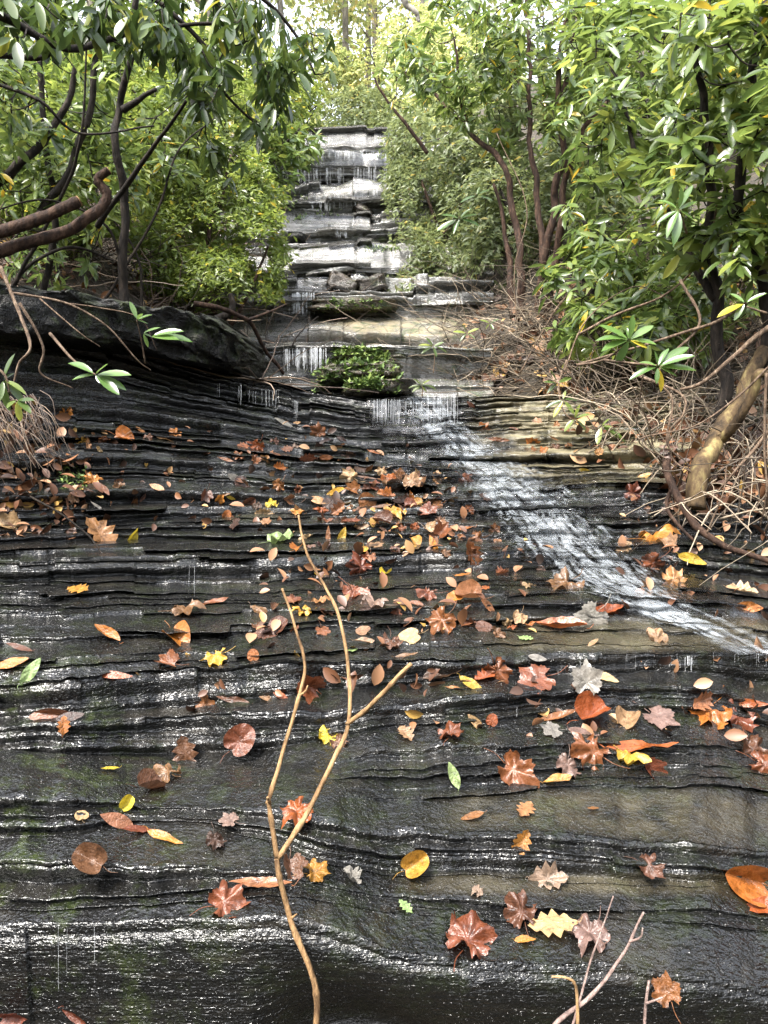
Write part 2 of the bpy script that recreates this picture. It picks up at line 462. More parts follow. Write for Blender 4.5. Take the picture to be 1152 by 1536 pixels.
# ------------------------------------------------------------------ the banks
def S_of(y): return np.interp(y, [0.9, 1.2, 4.3, 5.2, 5.3, 6.6, 7.8, 9, 10.2, 11.6, 12.4, 14.2, 22, 60], [0, .35, 1.55, 1.75, 2.0, 2.4, 3.0, 3.6, 4.3, 5.2, 5.8, 6.6, 8.4, 15])
def bank_h(x, y):
    xl = np.interp(y, [0, 2, 3, 4, 5, 7, 9, 12, 16, 60], [-1.7, -1.75, -1.6, -1.3, -.85, -1.05, -1.15, -1.7, -2.5, -3])
    xr = np.interp(y, [0, 2, 3, 4.3, 4.75, 5.5, 7, 9, 12, 16, 60], [1.5, 1.5, 1.75, 1.9, .45, .15, .12, .16, .2, .3, 2])
    d = np.maximum(np.maximum(x - xr, xl - x), 0)
    rise = np.where(d < 1.6, d * .62, .99 + (d - 1.6) * .42)
    z = S_of(y) - .22 + rise + .12 * fbm(x * 1.3, y * 1.3, 71, 3) + .03 * fbm(x * 7, y * 7, 72, 2)
    return z
gx = np.concatenate([np.linspace(-60, -6, 40)[:-1], np.linspace(-6, 6, 150), np.linspace(6, 60, 40)[1:]])
gy = np.concatenate([np.linspace(-60, 0, 30)[:-1], np.linspace(0, 16, 190), np.linspace(16, 90, 50)[1:]])
GX, GY = np.meshgrid(gx, gy)
GZ = np.where(GY < 0.9, np.maximum(0, np.abs(GX) - 1.9) * .45 * np.clip(1 + GY * .02, .3, 1), bank_h(GX, GY))
GZ = np.where((GY < .9), GZ + .04 * fbm(GX * 2, GY * 2, 73, 3) - .05, GZ)
m, nt, out = mat_new('forest_soil'); N = NT(nt)
P_ = N.pos()
c = N.ramp(N.noise(P_, 14, 5, .7), [(.3, (.010, .008, .005)), (.5, (.032, .024, .013)), (.62, (.06, .044, .025)), (.75, (.03, .04, .012))])
p = N.bsdf(c, .8, N.bump(N.noise(P_, 45, 5, .7), .03))
N.l(p.outputs[0], out.inputs[0]); M_SOIL = m
me = mesh('hillside', np.stack([GX, GY, GZ], -1), [grid_faces(*GX.shape)])
link('hillside', me, M_SOIL, None, kind='structure', label='brown soil banks rising on both sides of the stream')
BV_BANK = BVHTree.FromPolygons([tuple(v) for v in np.stack([GX, GY, GZ], -1).reshape(-1, 3).tolist()], grid_faces(*GX.shape).tolist())
bx_, by_ = np.meshgrid(np.linspace(-2.6, 2.6, 60), np.linspace(-9, 1.12, 90))
bz_ = .10 + .05 * fbm(bx_ * 2, by_ * 2, 75, 4) + np.maximum(0, np.abs(bx_) - 1.8) * .5
link('stream_bed', mesh('stream_bed', np.stack([bx_, by_, bz_], -1), [grid_faces(*bx_.shape)], {'dry': np.zeros(bx_.size), 'moss': np.full(bx_.size, .3)}), M_BOULDER, None, kind='structure', label='dark wet stream bed at the foot of the rock face')
CAMV = Vector((0, 0, EYE))
def cast(px, py, trees):
    d = Vector(AT(px, py, 1.0).tolist()) - CAMV
    d.normalize(); best = None
    for t in trees:
        h, n, i, dist = t.ray_cast(CAMV, d)
        if h is not None and (best is None or dist < best[2]):
            if n.dot(d) > 0: n = -n
            best = (h, n, dist)
    return best

# ------------------------------------------------------------------ water
def water_material(name, streak, dens, white=.82, opac=1.0, flow=False):
    m, nt, out = mat_new(name); N = NT(nt)
    if flow:
        cb = N.n('CombineXYZ'); N.l(N.attr('flow_u'), cb.inputs[0]); N.l(N.attr('flow_v'), cb.inputs[1])
        def vec(s_):
            mp_ = N.n('Mapping'); mp_.inputs['Scale'].default_value = s_; N.l(cb.outputs[0], mp_.inputs['Vector']); return mp_.outputs[0]
        foam = N.noise(vec((30, 5, 1)), 1.0, 4, .6, .8); fine = N.noise(vec((75, 38, 1)), 1.0, 3, .6, .6)
    else:
        foam = N.noise(N.pos(streak), 1.0, 5, .68, .6)
        fine = N.noise(N.pos(tuple(q * 4 for q in streak)), 1.0, 3, .6, .4)
    f = N.math('ADD', N.math('MULTIPLY', foam, .62), N.math('MULTIPLY', fine, .38))
    a = N.attr('foam')
    thr = N.math('SUBTRACT', dens, N.math('MULTIPLY', a, .32))
    fac = N.math('MULTIPLY', N.rng(N.math('SUBTRACT', f, thr), 0, .13), N.rng(a, 0, .3))
    fac = N.math('MULTIPLY', fac, opac)
    if flow:
        patch = N.rng(N.noise(vec((9, 7, 1)), 1.0, 3, .6, 1.0), .34, .62, .25, 1.0)
        fac = N.math('MULTIPLY', N.math('MULTIPLY', fac, patch), N.rng(a, .1, .75))
    nrm = N.bump(f, .006)
    white_b = N.bsdf((white * .93, white * 1.0, white * 1.06), .22, nrm, .6)
    glassy = N.n('BsdfGlossy'); glassy.inputs['Roughness'].default_value = .08; N.l(nrm, glassy.inputs['Normal'])
    tr = N.n('BsdfTransparent')
    fr = N.n('Fresnel'); fr.inputs['IOR'].default_value = 1.33; N.l(nrm, fr.inputs['Normal'])
    film = N.n('MixShader'); N.l(fr.outputs[0], film.inputs[0]); N.l(tr.outputs[0], film.inputs[1]); N.l(glassy.outputs[0], film.inputs[2])
    mx = N.n('MixShader'); N.l(fac, mx.inputs[0]); N.l(film.outputs[0], mx.inputs[1]); N.l(white_b.outputs[0], mx.inputs[2])
    N.l(mx.outputs[0], out.inputs[0])
    return m
M_STREAM = water_material('rushing_water', (70, 34, 60), .73, .40, .52, True)
M_FALL = water_material('falling_water', (40, 40, 5), .62, .9)
M_UPW = water_material('cascade_water', (14, 6, 9), .92, .5, .6)
# the stream sliding down the face: a sheet a centimetre over the strata
cy = [588, 600, 640, 680, 720, 770, 820, 870, 910, 945, 975, 990]
cx = [628, 628, 660, 700, 752, 808, 848, 905, 975, 1060, 1120, 1150]
cw = [78, 76, 84, 100, 132, 156, 160, 145, 140, 140, 120, 90]
mid = np.interp(ppy, cy, cx); wid = np.interp(ppy, cy, cw)
foam = 1 - np.abs(ppx - mid) / (wid * (1 + .45 * fbm(R[..., 0] * 6, R[..., 2] * 9, 81, 3)))
foam = np.where((ppy < 575) | (ppy > 985), -1, foam)
sheet = R.copy()
flow_v = np.hypot((mid - 628) / FPX * R[..., 1], R[..., 1] * .9 + R[..., 2])
flow_u = (ppx - mid) / FPX * R[..., 1]
sheet[..., 1] -= .012; sheet[..., 2] += .010
for _ in range(1):
    sheet[1:-1, :, 1:] = (sheet[:-2, :, 1:] + 2 * sheet[1:-1, :, 1:] + sheet[2:, :, 1:]) / 4
sheet[..., 2] += .006 * fbm(R[..., 0] * 40, R[..., 1] * 26, 82, 3)
sheet[..., 1] -= .006
F = grid_faces(nr, nc)
fl = foam.reshape(-1)
keep = (fl[F] > -.15).any(1)
F = F[keep]; used, inv = np.unique(F, return_inverse=True)
me = mesh('stream_water', sheet.reshape(-1, 3)[used], [inv.reshape(-1, 4)], {'foam': np.clip(fl[used] * 1.25, 0, 1), 'flow_u': flow_u.reshape(-1)[used], 'flow_v': flow_v.reshape(-1)[used]})
link('stream_water', me, M_STREAM, None, kind='structure', label='white water sliding down the rock face')
# thin film of white on the upper cascade
p2x, p2y = P2[..., 0], P2[..., 1]
mid2 = np.interp(p2y, [213, 250, 290, 330, 400, 440, 470, 520, 565, 600], [510, 500, 500, 512, 510, 455, 452, 470, 462, 560])
w2 = np.interp(p2y, [213, 250, 290, 330, 400, 440, 470, 520, 565, 600], [95, 95, 70, 50, 60, 45, 50, 60, 60, 120])
f2 = (1 - np.abs(p2x - mid2) / w2) * .9 + .35 * fbm(R2[..., 0] * 3, R2[..., 1] * 3, 83, 3)
sheet2 = R2.copy(); sheet2[..., 1] -= .03; sheet2[..., 2] += .022
for _ in range(3):
    sheet2[1:-1, :, 1:] = (sheet2[:-2, :, 1:] + 2 * sheet2[1:-1, :, 1:] + sheet2[2:, :, 1:]) / 4
F = grid_faces(*R2.shape[:2]); fl = f2.reshape(-1)
F = F[(fl[F] > -.1).any(1)]; used, inv = np.unique(F, return_inverse=True)
me = mesh('cascade_water', sheet2.reshape(-1, 3)[used], [inv.reshape(-1, 4)], {'foam': np.clip(fl[used] * .95, 0, 1)})
link('cascade_water', me, M_UPW, None, kind='structure', label='thin white water running over the upper ledges')
# strands and drops that fall free from the ledges
m, nt, out = mat_new('water_strand'); N = NT(nt)
p = N.bsdf((.86, .88, .9), .12, None, .8); p.inputs['Alpha'].default_value = .3
N.l(p.outputs[0], out.inputs[0]); M_STRAND = m
def strands(px0, px1, py0, py1, n, Y, r, jit=6):
    b = MB()
    for _ in range(n):
        x = random.uniform(px0, px1); a = py0 + random.uniform(-2, jit * .4); e = a + (py1 - py0) * random.uniform(.45, 1.0)
        Ys = Y + random.uniform(-.01, .01)
        k = 9
        pp = AT(np.full(k, x) + np.cumsum(rng.normal(0, .12, k)), np.linspace(a, e, k), np.full(k, Ys))
        rr = r * random.uniform(.3, .9) * (.35 + .65 * np.abs(np.sin(np.arange(k) * random.uniform(.6, 1.7) + random.random() * 3)))
        b.tube(pp, rr, 4)
    return b
def hit_y(px, py, up=False):
    h = cast(px, py, [BV_UP] if up else [BV_ROCK]); return h[0].y if h else 4
for (px0, px1, py0, py1, n, r, up) in (
    (425, 590, 251, 279, 80, .0036, 1), (470, 590, 228, 242, 46, .0045, 1), (466, 535, 303, 317, 34, .005, 1), (470, 545, 292, 300, 26, .004, 1),
    (560, 600, 284, 298, 16, .005, 1), (505, 522, 342, 358, 14, .006, 1), (438, 472, 440, 471, 44, .006, 1), (430, 462, 458, 474, 14, .004, 1),
    (426, 492, 523, 560, 46, .0035, 1), (466, 482, 522, 562, 22, .004, 1)):
    d = min(hit_y(px0 * .6 + px1 * .4, (py0 + py1) / 2, up), hit_y((px0 + px1) / 2, py0 + 2, up), hit_y((px0 + px1) / 2, (py0 + py1) / 2, up)) - .05
    strands(px0, px1, py0, py1, n, d, r).build('falling_water', M_STRAND, None, kind='structure', label='thin strands of water falling from an upper ledge')
for (px0, px1, py0, py1, n, r) in (
    (560, 600, 600, 640, 60, .0022), (640, 686, 592, 640, 40, .0022), (600, 640, 602, 622, 26, .0018),
    (355, 420, 585, 618, 15, .0012), (438, 450, 600, 630, 7, .0016), (325, 330, 575, 600, 3, .0015), (358, 364, 578, 612, 4, .0018),
    (262, 292, 848, 895, 2, .0008), (1026, 1038, 985, 1010, 9, .0018), (1000, 1152, 980, 1004, 8, .0008), (860, 960, 983, 1006, 5, .0007), (772, 776, 1060, 1080, 1, .0007),
    (60, 110, 1392, 1530, 2, .0007), (138, 142, 1390, 1470, 1, .0007)):
    xm = (px0 + px1) / 2
    d = min(hit_y(px0, py0 + 3), hit_y(px1, py0 + 3), hit_y(xm, py0 + 3), hit_y(xm, (py0 + py1) / 2), hit_y(xm, py1 - 3)) - .015
    strands(px0, px1, py0, py1, n, d, r * .62).build('falling_water', M_STRAND, None, kind='structure', label='thin strands of water dripping from a ledge')

# ------------------------------------------------------------------ boulders
def boulder(name, label, px, py, Yc, rpx, rpy, rdep, mat, seed, tilt=0, sq=.55, lam=.06, moss=.4, dry=0, res=(40, 64)):
    """a squared-off stone with bedding grooves; rpx, rpy are its half sizes as seen, rdep its half depth"""
    c = AT(px, py, Yc); f = PROJ(c)[2]
    rx, rz = rpx * f / FPX, rpy * f / FPX
    th = np.linspace(-math.pi / 2, math.pi / 2, res[0])[:, None]; ph = np.linspace(0, 2 * math.pi, res[1], endpoint=False)[None]
    se = lambda v: np.sign(v) * np.abs(v) ** sq
    x = se(np.cos(th)) * se(np.cos(ph)); y = se(np.cos(th)) * se(np.sin(ph)); z = se(np.sin(th)) * np.ones_like(ph)
    n1 = fbm(x * 1.6 + seed * 3.1 + z, y * 1.6 + z * 2.0, seed, 3)
    n2 = fbm(x * 5 + seed, y * 5 + z * 6, seed + 5, 3)
    lm = vn(z * rz / lam + .3 * x, np.full_like(z + x, seed * 1.7), seed + 9)
    k = 1 + .20 * n1 + .06 * n2 + .05 * lm
    x, y, z = x * rx * k, y * rdep * k, z * rz * (1 + .22 * n1 + .05 * n2)
    ct, st = math.cos(tilt), math.sin(tilt)
    x, z = x * ct - z * st, x * st + z * ct
    nr_, nc_ = x.shape
    i = np.arange(nr_ * nc_).reshape(nr_, nc_); j = np.roll(i, -1, 1)
    f_ = np.stack([i[:-1], j[:-1], j[1:], i[1:]], -1).reshape(-1, 4)
    me = mesh(name, np.stack([x, y, z], -1), [f_], {'dry': np.full(nr_ * nc_, dry), 'moss': np.full(nr_ * nc_, moss)})
    o = link(name, me, mat, None, label=label, category='rock'); o.location = c
    return o
# the long black overhang on the left bank: lofted along its length
def overhang():
    sx = [-220, -60, 40, 120, 200, 270, 325, 360, 374]
    top = [405, 412, 424, 440, 452, 466, 482, 504, 525]
    bot = [514, 510, 512, 520, 528, 542, 556, 558, 548]
    Ys = [2.3, 2.6, 2.85, 3.05, 3.25, 3.45, 3.65, 3.82, 3.95]
    k = 170
    s = np.linspace(0, len(sx) - 1, k); ii = np.arange(len(sx))
    px, tp, bt, YY = (np.interp(s, ii, q) for q in (sx, top, bot, Ys))
    T, Bm = AT(px, tp, YY + .05), AT(px, bt, YY + .12)
    rows = []
    m_ = 96
    for q in range(k):
        h = (T[q, 2] - Bm[q, 2]) / 2; cz = (T[q, 2] + Bm[q, 2]) / 2
        e = min(1, ((k - 1 - q) / 26) ** .6 + .02)
        a = np.arange(m_) / m_ * 2 * math.pi
        se = lambda v: np.sign(v) * np.abs(v) ** .36
        yy = .42 * se(np.cos(a)) * (.75 + .25 * e); zz = h * se(np.sin(a)) * (.6 + .4 * e)
        nz = 1 + .16 * fbm(a * 1.2 + 3, np.full(m_, q * .048), 91, 3) + .10 * fbm(zz * 30 + q * .02, np.full(m_, q * .06), 92, 3) + .13 * blocky(zz + .0022 * q + .01 * math.sin(q * .11), .055, 92) + .10 * fbm(zz * 9 + a, np.full(m_, q * .22), 95, 3)
        rows.append(np.stack([np.full(m_, T[q, 0]) + .03 * fbm(a * 2, np.full(m_, q * .16), 93, 2), YY[q] + .35 - yy * nz, cz + zz * nz], -1))
    V = np.array(rows); i = np.arange(k * m_).reshape(k, m_); j = np.roll(i, -1, 1)
    f_ = np.stack([i[:-1], j[:-1], j[1:], i[1:]], -1).reshape(-1, 4)
    v = np.concatenate([V.reshape(-1, 3), V[-1].mean(0)[None]])
    f2_ = np.stack([i[-1], j[-1], np.full(m_, k * m_)], -1)
    c = np.array([-1.2, 3.3, 2.1])
    me = mesh('overhanging_rock', v - c, [f_, f2_], {'dry': np.zeros(len(v)), 'moss': np.full(len(v), .6)})
    o = link('overhanging_rock', me, M_BOULDER, None, label='long black overhanging rock slab jutting out of the left bank', category='rock')
    o.location = c
    return o
OV = overhang()
boulder('boulder', 'brown angular boulder in the middle of the upper cascade', 517, 433, 7.25, 24, 13, .3, M_SLAB, 3, -.35, .32)
boulder('boulder', 'dark brown block against the shrub at the right of the cascade', 558, 434, 7.3, 22, 12, .3, M_SLAB, 5, .3, .32)
boulder('boulder', 'small reddish boulder leaning on the cascade below the drip ledge', 545, 322, 10.2, 17, 9, .3, M_SLAB, 7, -.5, .6)
boulder('boulder', 'black slab at the right edge halfway up the cascade', 567, 366, 8.9, 24, 7, .3, M_BOULDER, 9, .05, .5, .05, .9)
boulder('boulder', 'thin white edged slab tilted on the left of the cascade', 470, 327, 10.05, 20, 5, .3, M_UPROCK, 11, -.12, .5)
boulder('boulder', 'low dark stone at the left edge of the cascade', 446, 362, 9.0, 15, 7, .3, M_BOULDER, 13, 0, .6)
boulder('boulder', 'thin dark slab sticking out over the pale cascade', 497, 411, 7.7, 36, 4, .2, M_UPROCK, 15, .12, .5)
boulder('mossy_rock', 'flat mossy slab under ferns beside the pool', 540, 562, 5.0, 62, 15, .3, M_SLAB, 17, .05, .5, .04, 1.0, .2)
boulder('mossy_rock', 'upper mossy rock shelf beside the small fall', 560, 536, 5.45, 58, 11, .3, M_SLAB, 19, -.03, .5, .05, 1.0, .2)
boulder('mossy_rock', 'brown undercut rock at the foot of the ferns', 566, 584, 4.75, 52, 12, .25, M_SLAB, 21, .06, .5, .05, .5, .3)
boulder('mossy_rock', 'moss topped ledge block right of the white spill', 530, 462, 6.6, 60, 9, .25, M_SLAB, 23, 0, .4, .05, 1.0, .3)
# ------------------------------------------------------------------ vegetation
def leaf_material(name, stops, mode='attr', rough=.35, trans=.35, spec=.5, vein=True):
    m, nt, out = mat_new(name); N = NT(nt)
    t = N.attr('tint') if mode == 'attr' else N.n('ObjectInfo').outputs['Random']
    col = N.ramp(t, stops)
    mott = N.noise(N.pos(), 60, 2)
    col = N.mix(N.math('MULTIPLY', mott, .3), col, (.02, .03, .008))
    p = N.bsdf(col, rough, None, spec)
    tb = N.n('BsdfTranslucent'); hs = N.n('HueSaturation'); hs.inputs['Value'].default_value = 1.6; hs.inputs['Hue'].default_value = .485
    N.l(col, hs.inputs['Color']); N.l(hs.outputs['Color'], tb.inputs['Color'])
    mx = N.n('MixShader'); mx.inputs[0].default_value = trans
    N.l(p.outputs[0], mx.inputs[1]); N.l(tb.outputs[0], mx.inputs[2]); N.l(mx.outputs[0], out.inputs[0])
    return m
G_DARK = [(0, (.020, .038, .010)), (.5, (.045, .080, .018)), (.9, (.10, .145, .028)), (1, (.26, .26, .03))]
G_RHODO = [(0, (.045, .080, .020)), (.45, (.10, .155, .036)), (.8, (.19, .25, .055)), (.97, (.30, .34, .07)), (1, (.48, .34, .03))]
G_LAUREL = [(0, (.055, .085, .014)), (.5, (.115, .165, .032)), (.9, (.22, .27, .055)), (1, (.38, .32, .04))]
G_GREY = [(0, (.07, .095, .04)), (.5, (.14, .175, .07)), (.9, (.22, .25, .09)), (1, (.33, .28, .07))]
G_FAR = [(0, (.16, .21, .07)), (.5, (.31, .36, .13)), (.85, (.44, .44, .17)), (1, (.52, .42, .14))]
ML = {}
for k, st, kw in (('dark', G_DARK, dict(rough=.3, trans=.32)), ('rhodo', G_RHODO, dict(rough=.28, trans=.42, spec=.6)), ('laurel', G_LAUREL, dict(rough=.4, trans=.5)),
                  ('grey', G_GREY, dict(rough=.4, trans=.42)), ('far', G_FAR, dict(rough=.5, trans=.5))):
    ML[k] = leaf_material('leaf_' + k, st, 'attr', **kw)
    ML[k + '_o'] = leaf_material('leaf_single_' + k, st, 'obj', **kw)
def bark_material(name, a, b, c, scale=40):
    m, nt, out = mat_new(name); N = NT(nt)
    n1 = N.noise(N.pos((1, 1, .35)), scale, 5, .65)
    col = N.ramp(n1, [(.35, a), (.52, b), (.7, c)])
    p = N.bsdf(col, .8, N.bump(n1, .012), .2)
    N.l(p.outputs[0], out.inputs[0]); return m
B_DARK = bark_material('dark_bark', (.006, .0045, .0035), (.016, .012, .009), (.045, .034, .025))
B_RED = bark_material('red_brown_bark', (.012, .007, .005), (.035, .019, .012), (.085, .05, .032))
B_PALE = bark_material('pale_twig_bark', (.05, .034, .023), (.115, .078, .052), (.23, .17, .12), 60)
B_GREY = bark_material('grey_tree_bark', (.10, .09, .075), (.2, .18, .15), (.34, .31, .26), 9)
B_MOSSY = bark_material('mossy_pale_bark', (.016, .011, .007), (.085, .056, .028), (.25, .20, .085), 15)
B_TAN = bark_material('bare_tan_stick_bark', (.08, .046, .022), (.24, .145, .068), (.36, .24, .12), 34)
def leaf_template(detail, wid=.30, droop=.10, fold=.05):
    if detail == 0:
        v = np.array([[0, 0, 0], [.5, wid / 2, fold], [1, 0, -droop], [.5, -wid / 2, fold]])
        return v, [np.array([[0, 2, 1], [0, 3, 2]])]
    ts = [0, .3, .68, 1] if detail == 1 else [0, .14, .32, .52, .72, .88, 1]
    ws = [0, .8, .85, 0] if detail == 1 else [0, .5, .86, 1, .88, .5, 0]
    n = len(ts)
    zc = [-droop * t * t for t in ts]
    mid = [[t, 0, z] for t, z in zip(ts, zc)]
    Lf = [[t, wid / 2 * w, z + fold * w] for t, w, z in zip(ts, ws, zc)][1:-1]
    Rt = [[t, -wid / 2 * w, z + fold * w] for t, w, z in zip(ts, ws, zc)][1:-1]
    v = np.array(mid + Lf + Rt); l0, r0 = n, 2 * n - 2
    q, t3 = [], [[0, 1, l0], [0, r0, 1], [n - 2, n - 1, l0 + n - 3], [n - 2, r0 + n - 3, n - 1]]
    for i in range(n - 3):
        q.append([1 + i, 2 + i, l0 + i + 1, l0 + i]); q.append([1 + i, r0 + i, r0 + i + 1, 2 + i])
    return v, [np.array(q), np.array(t3)]
def unit(a): return a / (np.linalg.norm(a, axis=-1, keepdims=True) + 1e-9)
def frames(d, up):
    d = unit(d); s = unit(np.cross(up, d)); n = np.cross(d, s)
    return d, s, n
def leaves_mesh(mb, pos, d, up, ln, tmpl, tint):
    v, fs = tmpl
    d, s, n = frames(d, up)
    P = pos[:, None] + ln[:, None, None] * (v[None, :, 0:1] * d[:, None] + v[None, :, 1:2] * s[:, None] + v[None, :, 2:3] * n[:, None])
    k = len(v); off = (np.arange(len(pos)) * k)[:, None, None]
    mb.add(P.reshape(-1, 3), [(f[None] + off).reshape(-1, f.shape[1]) for f in fs], np.repeat(tint, k))
LEAF_OBJ = {}
def leaf_obj_mesh(kind, var):
    key = (kind, var)
    if key not in LEAF_OBJ:
        v, fs = leaf_template(2, [.30, .34, .27, .31][var], [.06, .14, .22, .02][var], [.05, .03, .07, .09][var])
        v = v.copy(); v[:, 1] += .05 * [0, 1, -1, .5][var] * v[:, 0] ** 2
        me = mesh('leaf', v, fs); me.materials.append(ML[kind + '_o']); LEAF_OBJ[key] = me
    return LEAF_OBJ[key]
def place_leaf(parent, pos, d, up, ln, kind, name='leaf', **props):
    d, s, n = frames(np.asarray(d, float)[None], np.asarray(up, float)[None])
    o = bpy.data.objects.new(name, leaf_obj_mesh(kind, random.randrange(4)))
    COL.objects.link(o)
    o.parent = parent
    q = np.asarray(pos) - np.array(parent.matrix_world.translation)
    Mx = np.eye(4); Mx[:3, 0] = d[0] * ln; Mx[:3, 1] = s[0] * ln; Mx[:3, 2] = n[0] * ln; Mx[:3, 3] = q
    o.matrix_local = Matrix(Mx.tolist())
    for k, v in props.items(): o[k] = v
    return o
def sample_blobs(blobs, n, seed, shell=.35, holes=.0):
    wts = np.array([b[3] * b[4] for b in blobs], float); wts /= wts.sum()
    out, axes = [], []
    for b, w in zip(blobs, wts):
        k = max(3, int(n * w))
        got = 0
        while got < k:
            u = unit(rng.normal(size=(k * 3, 3))) * (rng.random((k * 3, 1)) ** (1 / 3) * (1 - shell) + shell)
            c = np.array([b[0] + u[:, 0] * b[3], b[1] + u[:, 1] * b[4]])
            yy = b[2] + u[:, 2] * b[5]
            keep = fbm(c[0] / 38 + seed, c[1] / 30 + yy * 1.5, seed, 3) > holes - .12
            p = AT(c[0], c[1], yy)[keep]
            ax = np.stack([u[:, 0], u[:, 2] * .8, -u[:, 1]], -1)[keep]
            out.append(p[:k - got]); axes.append(ax[:k - got]); got += len(p[:k - got])
    return np.concatenate(out), np.concatenate(axes)
def shrub(name, label, cat, base, stems, blobs, n, leaf_len, per, kind, bark, detail=1, parts=0, upb=.6, droop=.25, spread=(-.4, .5), wid=.3,
          group=None, twig_r=.004, twigs=500, seed=1, holes=0.0, shell=.3, stem_part='stem'):
    """stems: [(r0, r1, [(px,py,Y)...])]; blobs: (px,py,Y, half width px, half height px, half depth m)"""
    root = empty(name, tuple(AT(*base)), label=label, category=cat)
    if group: root['group'] = group
    nodes = []
    for si, (r0, r1, pl) in enumerate(stems):
        a = np.array(pl, float); pp = AT(a[:, 0], a[:, 1], a[:, 2])
        pp = wiggle(smooth(pp, 10 * len(pl)), r0 * 1.2, 5, seed + si)
        b = MB(); rr = np.linspace(r0, r1, len(pp)) * (1 + .12 * fbm(np.arange(len(pp)) * .7, np.full(len(pp), si * 3.), 7, 2))
        b.tube(pp, rr, 8); b.build(stem_part, bark, root)
        nodes.append(pp[len(pp) // 3:])
    pts, ax = sample_blobs(blobs, n, seed, shell, holes)
    # twigs: every whorl (a sample of them when there are many) reaches back to the nearest stem or twig
    if twigs and nodes:
        sel = rng.permutation(len(pts))[:twigs]
        nd = np.concatenate(nodes); tw = MB()
        dist0 = np.sqrt(((pts[sel][:, None] - nd[None]) ** 2).sum(-1)).min(1)
        have = [q for q in nd]
        H = np.zeros((len(nd) + 3 * len(sel) + 8, 3)); H[:len(nd)] = nd; hn = len(nd)
        for i in sel[np.argsort(dist0)]:
            p = pts[i]; j = ((H[:hn] - p) ** 2).sum(1).argmin(); a = H[j]
            L_ = np.linalg.norm(p - a)
            if L_ < .02: continue
            mid_ = (a + p) / 2 + np.array([0, 0, -.12 * L_]) + rng.normal(0, .07 * L_, 3)
            pl = smooth([a, mid_, p], 6)
            tw.tube(pl, np.linspace(twig_r * min(2.2, 1 + L_), twig_r * .6, 6), 3 if L_ < .5 else 4, cap=False)
            for q in (mid_, (mid_ + p) / 2, p): H[hn] = q; hn += 1
        if tw.v: tw.build('twigs', bark, root, kind='stuff')
    # leaves in whorls
    n_w = len(pts)
    axis = unit(unit(ax) * (1 - upb) + np.array([0, 0, upb]) + rng.normal(0, .25, (n_w, 3)))
    ref = unit(rng.normal(size=(n_w, 3))); u = unit(np.cross(axis, ref)); w = np.cross(axis, u)
    cnt = rng.integers(max(2, per - 2), per + 3, n_w)
    idx = np.repeat(np.arange(n_w), cnt); m_ = len(idx)
    az = rng.random(m_) * 2 * math.pi; el = rng.uniform(spread[0], spread[1], m_)
    rad = np.cos(az)[:, None] * u[idx] + np.sin(az)[:, None] * w[idx]
    d = unit(np.cos(el)[:, None] * rad + np.sin(el)[:, None] * axis[idx] + np.array([0, 0, -droop]) + rng.normal(0, .08, (m_, 3)))
    up = unit(axis[idx] + rng.normal(0, .3, (m_, 3)))
    pos = pts[idx] + rng.normal(0, .012 if leaf_len > .08 else .02, (m_, 3)) * (1 if leaf_len > .08 else 1.5)
    ln = leaf_len * rng.uniform(.6, 1.2, m_)
    tint = np.clip(np.repeat(rng.random(n_w), cnt) * .55 + rng.random(m_) * .45, 0, 1)
    tint = np.where(rng.random(m_) < .02, 1.0, tint * .97)
    single = np.zeros(m_, bool)
    if parts:
        c = PROJ(pos + d * ln[:, None] * .5)
        ok = (c[:, 0] > 4) & (c[:, 0] < 1148) & (c[:, 1] > 4) & (c[:, 1] < 1500)
        score = np.where(ok, ln / c[:, 2], 0) * (1 - .35 * (c[:, 2] - c[:, 2].min()) / (np.ptp(c[:, 2]) + .01))
        single[np.argsort(-score)[:parts]] = True
        single &= ok
        for i in np.nonzero(single)[0]: place_leaf(root, pos[i], d[i], up[i], ln[i], kind)
    mb = MB(); r_ = ~single
    leaves_mesh(mb, pos[r_], d[r_], up[r_], ln[r_], leaf_template(detail, wid, .12, .05), tint[r_])
    mb.build('foliage', ML[kind], root, smooth=detail > 0, kind='stuff')
    return root

# --- far woods beyond the head of the cascade
tree_spec = [  # px, foot py, Y, radius, lean px, label
 (318, 200, 24, .20, -6, 'pale straight trunk standing behind the left bushes'),
 (352, 190, 30, .13, 10, 'slim grey tree just right of the pale straight trunk'),
 (432, 170, 27, .12, -6, 'slim tree behind the bushes at the upper left of the cascade'),
 (520, 150, 30, .13, 3, 'thin pale tree directly above the top ledge of the cascade'),
 (546, 150, 36, .17, -5, 'second pale tree above the cascade with yellow green crown'),
 (572, 150, 33, .15, -7, 'grey leaning tree above the right end of the top ledge'),
 (628, 130, 28, .13, 10, 'thin grey tree behind the shrubs right of the top ledge'),
 (702, 110, 30, .18, 6, 'yellow green tree behind the dark many stemmed shrub'),
 (250, 160, 30, .17, 8, 'yellow green tree deep in the woods behind the left thicket'),
 (150, 150, 26, .17, -5, 'trunk glimpsed deep in the woods through the left rhododendron'),
 (860, 110, 30, .2, 8, 'tree glimpsed behind the bright rhododendron'),
]
